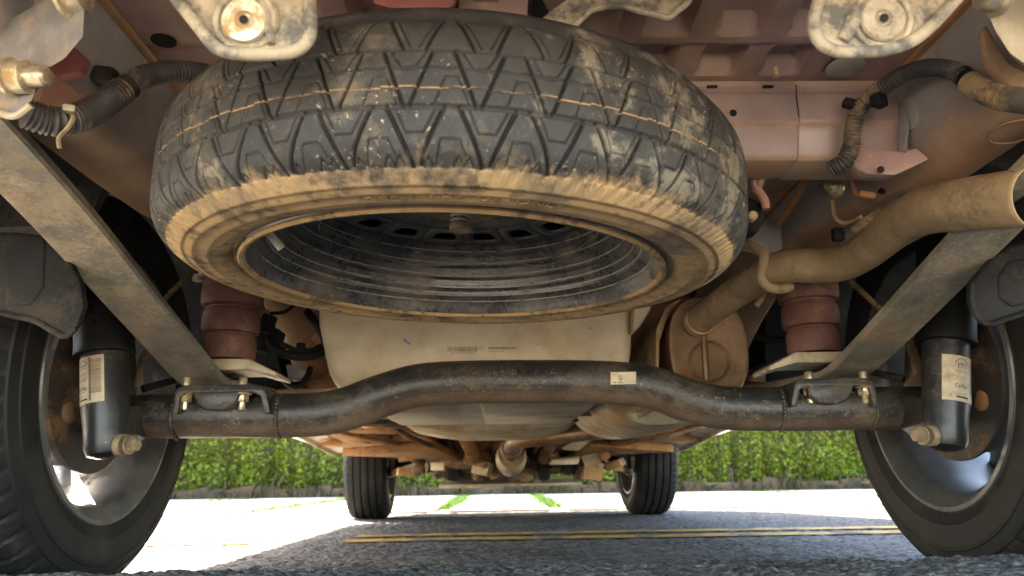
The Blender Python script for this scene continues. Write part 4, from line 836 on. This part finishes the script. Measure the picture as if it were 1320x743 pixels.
for s in (-1, 1):
    P('subframe_leg', g_tube([[s*.40, 3.62, .25], [s*.44, 3.40, .30], [s*.42, 3.25, .335]], .03, n=14, seg=10, flat=.7), M_cast, sf)
    bx = np.array([s*.405, 3.58, .243])
    P('bushing', g_lathe([(.018, -.02), (.036, -.02), (.036, .02), (.018, .02)], bx, (0, 1, 0), 22, close=True), M_shield, sf)
    arm = P('control_arm', loft([[[s*x, y0, z-.014], [s*x, y1, z-.014], [s*x, y1, z+.014], [s*x, y0, z+.014]] for x, y0, y1, z in ((.43, 3.56, 3.66, .243), (.52, 3.66, 3.80, .222), (.60, 3.82, 3.94, .207), (.66, 3.88, 3.98, .205))]), M_cast, ang=40)
    P('drive_shaft', g_tube([[s*.28, 3.93, .30], [s*.62, 3.96, .305]], .014, n=6, seg=12), M_black)
    P('steering_rod', g_tube([[s*.30, 3.72, .30], [s*.62, 3.82, .285]], .010, n=6, seg=10), M_cast)
    P('strut', g_tube([[s*.60, 3.98, .34], [s*.57, 4.0, .75]], .03, n=6, seg=14), M_black)
    P('anti_roll_link', g_tube([[s*.58, 3.76, .22], [s*.575, 3.78, .40]], .007, n=6, seg=8), M_black)
    P('splash_shield', g_plate([[s*.42, 4.15, .22], [s*.60, 4.22, .24], [s*.60, 4.22, .50], [s*.42, 4.15, .50]], (0, .006, 0)), M_black)
sk = P('skid_plate', loft([[[x0, y, z], [x1, y, z], [x1, y, z-.006], [x0, y, z-.006]] for y, z, x0, x1 in ((3.775, .157, -.34, .35), (3.82, .168, -.34, .35), (4.1, .165, -.34, .35), (4.5, .19, -.36, .36))]), M_pale, bevel=.0015)
P('skid_lip', g_plate([[-.34, 3.772, .140], [-.10, 3.772, .138], [-.06, 3.772, .147], [.35, 3.772, .147], [.35, 3.772, .160], [-.34, 3.772, .158]], (0, .008, 0)), M_pale, sk, bevel=.002)
for x0, x1 in ((-.12, -.06), (.06, .12)): P('skid_rib', g_plate([[x0, 3.776, .158], [x1, 3.776, .158], [x1, 4.3, .162], [x0, 4.3, .162]], (0, 0, -.008)), M_pale, sk, bevel=.003)

# ---- body: side panels with wheel openings, bonnet, cab, bed, bumpers
def arch(cy, r, z0, n=14):
    a0 = math.asin(max(-1, min(1, (z0-.31)/r)))
    return [(cy-math.cos(t)*r, .31+math.sin(t)*r) for t in np.linspace(a0, math.pi-a0, n)]
def side_panel(s):
    z0 = .40
    low = [(.30, .55), (.42, z0+.02)]+arch(DR, .375, z0)+[(1.68, .385), (3.45, .335)]+arch(DF, .37, .34)+[(4.42, .30)]
    top = [(4.66, .34), (4.74, .55), (4.70, .82), (4.45, .93), (3.55, 1.06), (3.02, 1.55), (2.6, 1.63), (1.98, 1.62), (1.78, 1.16), (.30, 1.12), (.24, .9)]
    pts = low+top
    inn = [[s*(.845-(max(0, z-1.05)*.16)-(max(0, y-4.2)*.35 if y > 4.2 else 0)), y, z] for y, z in pts]
    b = P('side_panel', g_plate(inn, (s*.025, 0, 0)), M_redpaint, bevel=.006)
    two_tone(b, M_black, lambda n, c: n.x*s < -.5)
    P('side_window', g_plate([[s*(.872-.16*(z-1.05)), y, z] for y, z in ((3.42, 1.09), (2.98, 1.50), (2.58, 1.57), (2.12, 1.56), (2.0, 1.12))], (s*.004, 0, 0)), M_glass, b)
    P('door_handle', g_box((s*.882, 2.35, 1.0), (.025, .18, .03)), M_black, b, bevel=.006)
    return b
for s in (-1, 1): side_panel(s)
P('bonnet', loft([[[-w, y, z-.02], [-w*.6, y, z+.015], [w*.6, y, z+.015], [w, y, z-.02], [w, y, z-.05], [-w, y, z-.05]] for y, z, w in ((4.70, .82, .66), (4.45, .94, .755), (3.56, 1.07, .838))]), M_redpaint, bevel=.004)
P('windscreen', g_plate([[-.83, 3.55, 1.07], [.83, 3.55, 1.07], [.765, 3.02, 1.55], [-.765, 3.02, 1.55]], (0, -.01, -.01)), M_glass)
P('roof', loft([[[-.76, y, z-.03], [-.45, y, z], [.45, y, z], [.76, y, z-.03], [.74, y, z-.06], [-.74, y, z-.06]] for y, z in ((3.03, 1.58), (2.6, 1.655), (1.97, 1.64))]), M_redpaint, bevel=.004)
P('cab_back', g_plate([[-.76, 1.95, 1.60], [.76, 1.95, 1.60], [.83, 1.82, .62], [-.83, 1.82, .62]], (0, -.02, 0)), M_black)
P('bed_liner', g_plate([[-.84, .30, .66], [.84, .30, .66], [.84, 1.80, .66], [-.84, 1.80, .66]], (0, 0, .02)), M_black)
P('tailgate', g_plate([[-.80, .27, .66], [.80, .27, .66], [.79, .24, 1.12], [-.79, .24, 1.12]], (0, .04, 0)), M_redpaint, bevel=.01)
P('rear_bumper', loft([[[s_, y, z] for y, z in ((.24, .47), (.21, .50), (.20, .62), (.26, .65), (.30, .62), (.30, .48))] for s_ in (-.86, .86)]), M_black, bevel=.008)
P('front_bumper', loft([[[-w, y, z] for w, y, z in ((.70, 4.70, .26), (.72, 4.78, .40), (.70, 4.76, .60), (.66, 4.70, .82), (.66, 4.5, .82), (.70, 4.5, .26))], [[w, y, z] for w, y, z in ((.70, 4.70, .26), (.72, 4.78, .40), (.70, 4.76, .60), (.66, 4.70, .82), (.66, 4.5, .82), (.70, 4.5, .26))]]), M_black, bevel=.01)
P('bulkhead', g_plate([[-.80, 3.52, .38], [.80, 3.52, .38], [.80, 3.56, 1.04], [-.80, 3.56, 1.04]], (0, .01, 0)), M_black)

# ------------------------------------------------------------------ spare wheel slung under the bed
SC = np.array([-.088, .755, .366])     # centre of the open rim edge
TX, TY = .024, -.027
sax = unit([1, 0, math.tan(TY)]); say = np.array([0, 1, math.tan(TX)]); say = unit(say-sax*(say@sax)); saz = np.cross(sax, say)
spare = root('spare_wheel', tuple(SC), 'dusty spare wheel with zigzag tread and black rim slung under the bed', 'spare wheel')
def SW(V):   # wheel frame: x right, y forward, z up, origin at the rim edge -> world
    V = np.asarray(V, float); return SC+V[:, :1]*sax+V[:, 1:2]*say+V[:, 2:3]*saz
Z0, Z1 = .002, .112        # tread shoulders above rim edge
RO = .2905
def spare_tyre():
    nth = 2664; NP = 37; nv = 156
    th = np.linspace(0, 2*np.pi, nth, endpoint=False)
    v = np.linspace(-1, 1, nv)                       # across the tread: -1 lower shoulder, +1 upper
    U = (th/(2*np.pi)*NP); Lp = 2*np.pi*RO/NP         # pattern period in metres (~41 mm)
    half = (Z1-Z0)/2
    TH, VV = np.meshgrid(U, v, indexing='ij'); u = TH % 1.0
    depth = np.zeros_like(u); pack = np.zeros_like(u)
    def seg(a, b, w, d, wrap=True, wob=0):
        nonlocal depth
        for sh in (-1, 0, 1):
            ax_, ay_ = (a[0]+sh)*Lp, a[1]*half; bx_, by_ = (b[0]+sh)*Lp, b[1]*half
            px = u*Lp; py = VV*half; dx, dy = bx_-ax_, by_-ay_
            t = np.clip(((px-ax_)*dx+(py-ay_)*dy)/(dx*dx+dy*dy), 0, 1)
            dist = np.hypot(px-ax_-t*dx, py-ay_-t*dy)
            depth = np.maximum(depth, d*np.clip((w-dist)/.0007+.5, 0, 1))
    def poly(pts, w, d):
        for a, b in zip(pts[:-1], pts[1:]): seg(a, b, w, d)
    G, Sp = .0011, .00055
    # circumferential grooves (thin) at the borders of the three bands
    depth = np.maximum(depth, .0022*np.clip((.0008-np.abs(VV-.18-.006*np.sin(TH*6.283*3))*half)/.0006+.5, 0, 1))
    depth = np.maximum(depth, .0028*np.clip((.0018-np.abs(VV+.33)*half)/.0008+.5, 0, 1))
    depth = np.maximum(depth, .0026*np.clip((.0012-np.abs(VV-.43)*half)/.0006+.5, 0, 1))
    line = np.exp(-((VV+.08-.012*np.sign(np.sin(TH*6.283)))*half/.0008)**2)
    pack = np.maximum(pack, line)
    depth = np.maximum(depth, .0010*line)
    # lower band: V grooves and trapezoid sipes
    poly([(.10, -.33), (.46, -1.0)], G*1.25, .0042); poly([(.90, -.33), (.58, -.97)], G*1.25, .0042)
    poly([(.24, -.36), (.38, -.66), (.62, -.66), (.78, -.37)], Sp, .0022)
    poly([(.80, -.98), (.86, -.73), (1.12, -.73), (1.22, -.90)], Sp, .0022)
    # shoulder teeth
    poly([(.05, -1.0), (.12, -.90), (.20, -1.0), (.28, -.91), (.34, -1.0)], Sp, .0022)
    poly([(.62, -1.0), (.68, -.92), (.76, -1.0)], Sp, .0022)
    # middle band
    poly([(.02, .42), (.33, -.32)], G*1.1, .004); poly([(.72, .40), (.42, -.32)], G*1.1, .004)
    poly([(.13, .42), (.30, .16), (.46, .16), (.64, .42)], Sp, .0022)
    poly([(.76, -.30), (.90, .06), (1.08, .06), (1.24, -.30)], Sp, .0022)
    # upper band, mirrored
    poly([(.30, .44), (.02, 1.0)], G, .0034); poly([(.62, .44), (.86, 1.0)], G, .0034)
    poly([(.40, .47), (.16, .93)], Sp, .0022); poly([(.16, .93), (-.16, .93)], Sp, .0022); poly([(.52, .47), (.76, .93)], Sp, .0022)
    crown = .0055*np.abs(VV)**2.2+.0105*np.abs(VV)**7
    lump = .0004*np.sin(TH*2.3+VV*4)
    rad = RO-crown-depth+lump
    zz = Z0+half*(VV+1)
    tx = rad*np.cos(TH/NP*2*np.pi); ty = rad*np.sin(TH/NP*2*np.pi)
    rows = np.stack([tx, ty, zz], -1)                # nth, nv, 3
    # sidewalls: lower (visible) and upper
    def ring(r, z, wob=0): return np.stack([(r+wob)*np.cos(th), (r+wob)*np.sin(th), np.full(nth, z)], -1)
    teeth = lambda f, a: a*np.clip(np.sin(th*f)*3, -1, 1)
    low = [ring(.2100, -.0003), ring(.2125, -.0021), ring(.2150, -.0033), ring(.2165, -.0027), ring(.2180, -.0045), ring(.2200, -.0060), ring(.2220, -.0063), ring(.2240, -.0075), ring(.2300, -.0090), ring(.2355, -.0096), ring(.2370, -.0105), ring(.2390, -.0104), ring(.2415, -.0098), ring(.2490, -.0092), ring(.2505, -.0098), ring(.2525, -.0092), ring(.2560, -.0078), ring(.2590, -.0066), ring(.2602, -.0071), ring(.2620, -.0060), ring(.2650, -.0042, teeth(148, .0005)), ring(.2685, -.0022, teeth(148, .0009)), ring(.2712, -.0002, teeth(148, .0011)), ring(.2728, .0008, teeth(148, .0008))]
    upz = Z1
    up = [ring(.2725, upz+.005), ring(.269, upz+.011), ring(.262, upz+.019), ring(.245, upz+.022), ring(.228, upz+.019), ring(.214, upz+.010), ring(.210, upz+.002)]
    allr = np.concatenate([np.stack(low, 1), rows, np.stack(up, 1)], 1); m = allr.shape[1]
    V = SW(allr.reshape(-1, 3))
    i = np.arange(nth)[:, None]; j = np.arange(m-1)[None, :]; i2 = (i+1) % nth
    F = np.stack([i*m+j, i2*m+j, i2*m+j+1, i*m+j+1], -1).reshape(-1, 4)
    me = bpy.data.meshes.new('tyre'); org = ORIGIN['spare_wheel']
    me.vertices.add(len(V)); me.vertices.foreach_set('co', (V-org).astype(np.float32).ravel())
    nf = len(F); me.loops.add(nf*4); me.loops.foreach_set('vertex_index', F.astype(np.int32).ravel()); me.polygons.add(nf)
    me.polygons.foreach_set('loop_start', np.arange(0, nf*4, 4, dtype=np.int32))
    me.polygons.foreach_set('use_smooth', np.ones(nf, bool))
    # masks: sidewall mud, packed dirt line, groove depth for painted shade and dirt
    nlow = len(low); soil = np.zeros((nth, m), np.float32)
    soil[:, :nlow] = np.linspace(1, .92, nlow)[None, :]
    soil[:, nlow:nlow+nv] = np.clip((-.62-VV)/.38, 0, 1)**1.7*.42
    line_a = np.zeros((nth, m), np.float32); line_a[:, nlow:nlow+nv] = pack
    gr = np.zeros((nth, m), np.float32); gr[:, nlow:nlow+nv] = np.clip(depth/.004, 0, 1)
    for nm, arr in (('soil', soil), ('line', line_a), ('groove', gr)):
        at_ = me.attributes.new(nm, 'FLOAT', 'POINT'); at_.data.foreach_set('value', arr.ravel())
    me.update(calc_edges=True)
    o = bpy.data.objects.new('tyre', me); COL.objects.link(o); o.parent = spare; ORIGIN[o.name] = org
    return o
def tyre_material():
    m = M_tread.copy(); m.name = 'spare tyre rubber and mud'; nt = m.node_tree; N = nt.nodes; Lk = nt.links; bs = N['Principled BSDF']
    base = bs.inputs['Base Color'].links[0].from_socket; rough = bs.inputs['Roughness'].links[0].from_socket
    tc = N.new('ShaderNodeTexCoord')
    def attr(n):
        a = N.new('ShaderNodeAttribute'); a.attribute_name = n; return a.outputs['Fac']
    def noise(s, off, d=7):
        mp = N.new('ShaderNodeMapping'); mp.inputs['Location'].default_value = (off, off, off); Lk.new(tc.outputs['Object'], mp.inputs[0])
        n = N.new('ShaderNodeTexNoise'); n.inputs['Scale'].default_value = s; n.inputs['Detail'].default_value = d; n.inputs['Roughness'].default_value = .68; Lk.new(mp.outputs[0], n.inputs[0]); return n.outputs['Fac']
    def mth(op, a, b, c=None):
        n = N.new('ShaderNodeMath'); n.operation = op
        for i, x in enumerate((a, b) if c is None else (a, b, c)):
            if isinstance(x, (int, float)): n.inputs[i].default_value = x
            else: Lk.new(x, n.inputs[i])
        return n.outputs[0]
    def ramp(f, a, b):
        n = N.new('ShaderNodeMapRange'); n.interpolation_type = 'SMOOTHSTEP'; n.inputs[1].default_value = a; n.inputs[2].default_value = b; Lk.new(f, n.inputs[0]); return n.outputs[0]
    def mix(f, a, b):
        n = N.new('ShaderNodeMix'); n.data_type = 'RGBA'; Lk.new(f, n.inputs[0])
        for i, x in ((6, a), (7, b)):
            if isinstance(x, tuple): n.inputs[i].default_value = (*x, 1)
            else: Lk.new(x, n.inputs[i])
        return n.outputs[2]
    mudtone = mix(ramp(noise(13, 3), .46, .66), (.45, .295, .15), (.21, .155, .10))
    mudtone = mix(mth('MULTIPLY', ramp(noise(60, 9, 6), .53, .66), .75), mudtone, (.12, .092, .065))
    soilm = ramp(mth('ADD', attr('soil'), mth('ADD', mth('MULTIPLY', mth('SUBTRACT', noise(20, 5), .5), 2.6), mth('MULTIPLY', mth('SUBTRACT', noise(95, 15, 5), .5), 1.1))), .30, 1.0)
    # dried splashes on the right-hand side of the tread
    sxz = N.new('ShaderNodeSeparateXYZ'); Lk.new(tc.outputs['Object'], sxz.inputs[0])
    splash = mth('MULTIPLY', ramp(mth('ADD', noise(24, 31), mth('MULTIPLY', ramp(sxz.outputs[0], -.02, .2), .10)), .61, .70), .5)
    col = mix(splash, base, (.30, .25, .175))
    col = mix(mth('MULTIPLY', attr('groove'), .85), col, (.016, .015, .014))  # grooves darkened in the colour for occlusion as well as dirt
    col = mix(soilm, col, mudtone)
    lnm = mth('MULTIPLY', ramp(attr('line'), .35, .8), mth('MULTIPLY', ramp(noise(30, 44), .36, .56), .75))
    col = mix(lnm, col, (.46, .27, .12))
    Lk.new(col, bs.inputs['Base Color'])
    mxr = N.new('ShaderNodeMix'); Lk.new(soilm, mxr.inputs[0]); Lk.new(rough, mxr.inputs[2]); mxr.inputs[3].default_value = .93; Lk.new(mxr.outputs[0], bs.inputs['Roughness'])
    return m
ty = spare_tyre(); ty.data.materials.append(tyre_material())
def on_wall(body, size, ang0, rad, zz, spread=1.0):
    V, F = sub_text(body, size, None, None, None, 0); out = []
    for x, y, _ in V:
        t = -math.pi/2+ang0+x*spread/rad; r = rad+y
        out.append([r*math.cos(t), r*math.sin(t), zz+.55*max(0, r-.246)**1.0*.35])
    return SW(np.array(out)), F
def raised(name, vf, mat, parent, h=.0006):
    o = mk(name, vf[0], vf[1], mat, parent, False); m_ = o.modifiers.new('raise', 'SOLIDIFY'); m_.thickness = h; m_.offset = 0; return o
raised('lettering', on_wall('TEMPORARY  USE ONLY', .0125, .07, .2465, -.0101, 1.15), M_mudwall, ty)
raised('lettering', on_wall('TEMPORARY USE ONLY', .0150, math.pi, .2465, -.0101, 1.15), M_mudwall, ty)
def S(name, vf, mat, parent=None, smooth=True, ang=38, bevel=0):
    return mk(name, SW(vf[0]), vf[1], mat, parent or spare, smooth, ang, bevel)
rimS = S('rim', g_lathe([(.2125, -.0030), (.2105, -.0055), (.2065, -.0050), (.2040, .0), (.2020, .0060), (.1985, .0100), (.1925, .0125), (.1895, .0145), (.1880, .0200), (.1830, .0235), (.1815, .0330), (.1770, .0360), (.1755, .0470), (.1710, .0500), (.1695, .0600), (.1660, .0630), (.1650, .0720), (.1600, .0740), (.1600, .0770), (.1680, .0760), (.1700, .0655), (.1860, .04), (.1920, .0200), (.2040, .0110), (.2120, .0020)], (0, 0, 0), (0, 0, 1), 128, close=True), M_rimblk, ang=28)
for r_, z_ in ((.1987, .0098), (.1885, .0182), (.1822, .0262), (.1762, .0388), (.1702, .0528), (.1652, .0665)):
    S('bead_ring', g_lathe([(r_+.0006, z_), (r_, z_-.0008), (r_-.0007, z_), (r_, z_+.0008)], (0, 0, 0), (0, 0, 1), 120, close=True), M_bead, rimS)
S('rolled_lip', g_lathe([(.2055, -.0050), (.2075, -.0085), (.2105, -.0090), (.2125, -.0065), (.2110, -.0035)], (0, 0, 0), (0, 0, 1), 128, close=True), M_mudwall, rimS)
# disc with a ring of rounded vent slots
def disc():
    ns = 18; V = []; F = []; nh = 24
    for k in range(ns):
        a0 = 2*math.pi*k/ns; da = 2*math.pi/ns; b = len(V)
        for i in range(nh):
            t = 2*math.pi*(i+.5)/nh; ct, st = math.cos(t), math.sin(t); q = max(abs(ct), abs(st))
            V.append((.1375+st/q*.0225, a0+ct/q*da/2))                    # sector border
        for i in range(nh):
            t = 2*math.pi*(i+.5)/nh; ct, st = math.cos(t), math.sin(t); p_ = 4.0; q = (abs(ct)**p_+abs(st)**p_)**(1/p_)
            wdt = .0135+.0020*(st/q)
            V.append((.1375+st/q*.0125, a0+ct/q*wdt/.1375))
        F += [[b+i, b+(i+1) % nh, b+nh+(i+1) % nh, b+nh+i] for i in range(nh)]
    pts = np.array([[r*math.cos(a), r*math.sin(a), .0740+(.160-r)*.10] for r, a in V])
    inner = g_lathe([(.1150, .0785), (.105, .081), (.094, .084), (.085, .089), (.070, .090), (.036, .090), (.034, .095)], (0, 0, 0), (0, 0, 1), 72)
    inner = (inner[0], [f for f in inner[1] if len(f) == 4])
    o = S('disc', join((pts, F), inner), M_disc, rimS, ang=35)
    m_ = o.modifiers.new('thick', 'SOLIDIFY'); m_.thickness = .0035; m_.offset = 1
    return o
disc()
S('valve', g_lathe([(.0065, 0), (.0065, .010), (.004, .012), (.004, .03), (0, .03)], (-.176, -.085, .020), (.62, .3, -.72), 14), M_plug, rimS)
for k in range(5):
    a = k*2*math.pi/5+.4; S('lug_hole', g_lathe([(.0, 0), (.0085, 0), (.0085, .001), (0, .001)], (.062*math.cos(a), .062*math.sin(a), .0855), (0, 0, 1), 16), M_dark, rimS)
# carrier plate, screw and spring that hold the wheel up
car = S('carrier_plate', g_lathe([(.050, .068), (.052, .071), (.048, .0755), (.040, .080), (.020, .077), (0, .077)], (.004, .0, 0), (0, 0, 1), 28), M_cast)
S('carrier_tab', g_plate([[-.075, -.02, .072], [-.03, -.03, .069], [.03, -.03, .069], [.075, -.02, .072], [.055, .038, .072], [.02, .052, .069], [-.02, .050, .069], [-.055, .038, .072]], (0, 0, .006)), M_cast, car, bevel=.002)
coil = [[.004+.0095*math.cos(t), .0095*math.sin(t), .073-.0055*t/6.283] for t in np.linspace(0, 6.283*4, 80)]
S('carrier_spring', g_tube(coil, .0019, seg=8, path=np.array(coil)), M_plug, car)
S('carrier_nut', g_lathe([(.011, 0), (.0125, .0015), (.0125, .006), (.011, .0075)], (.004, 0, .0425), (0, 0, 1), 24), M_tanbolt, car)
S('carrier_screw', g_lathe([(.0055, 0), (.0055, .20)], (.004, 0, .050), (0, 0, 1), 12), M_bright, car)
# dried grass straws hanging in the rim
for (a, b, z_) in (((-.155, .02), (.03, .155), .045), ((.02, .15), (.155, .06), .05), ((-.1, -.12), (-.14, .05), .04)):
    S('straw', g_tube([[a[0], a[1], z_+.01], [(a[0]+b[0])/2*1.15, (a[1]+b[1])/2*1.15+.02, z_-.006], [b[0]*.95, b[1]*.95, z_+.004], [b[0], b[1], z_+.016]], .0005, n=40, seg=5), M_tanbolt, rimS)
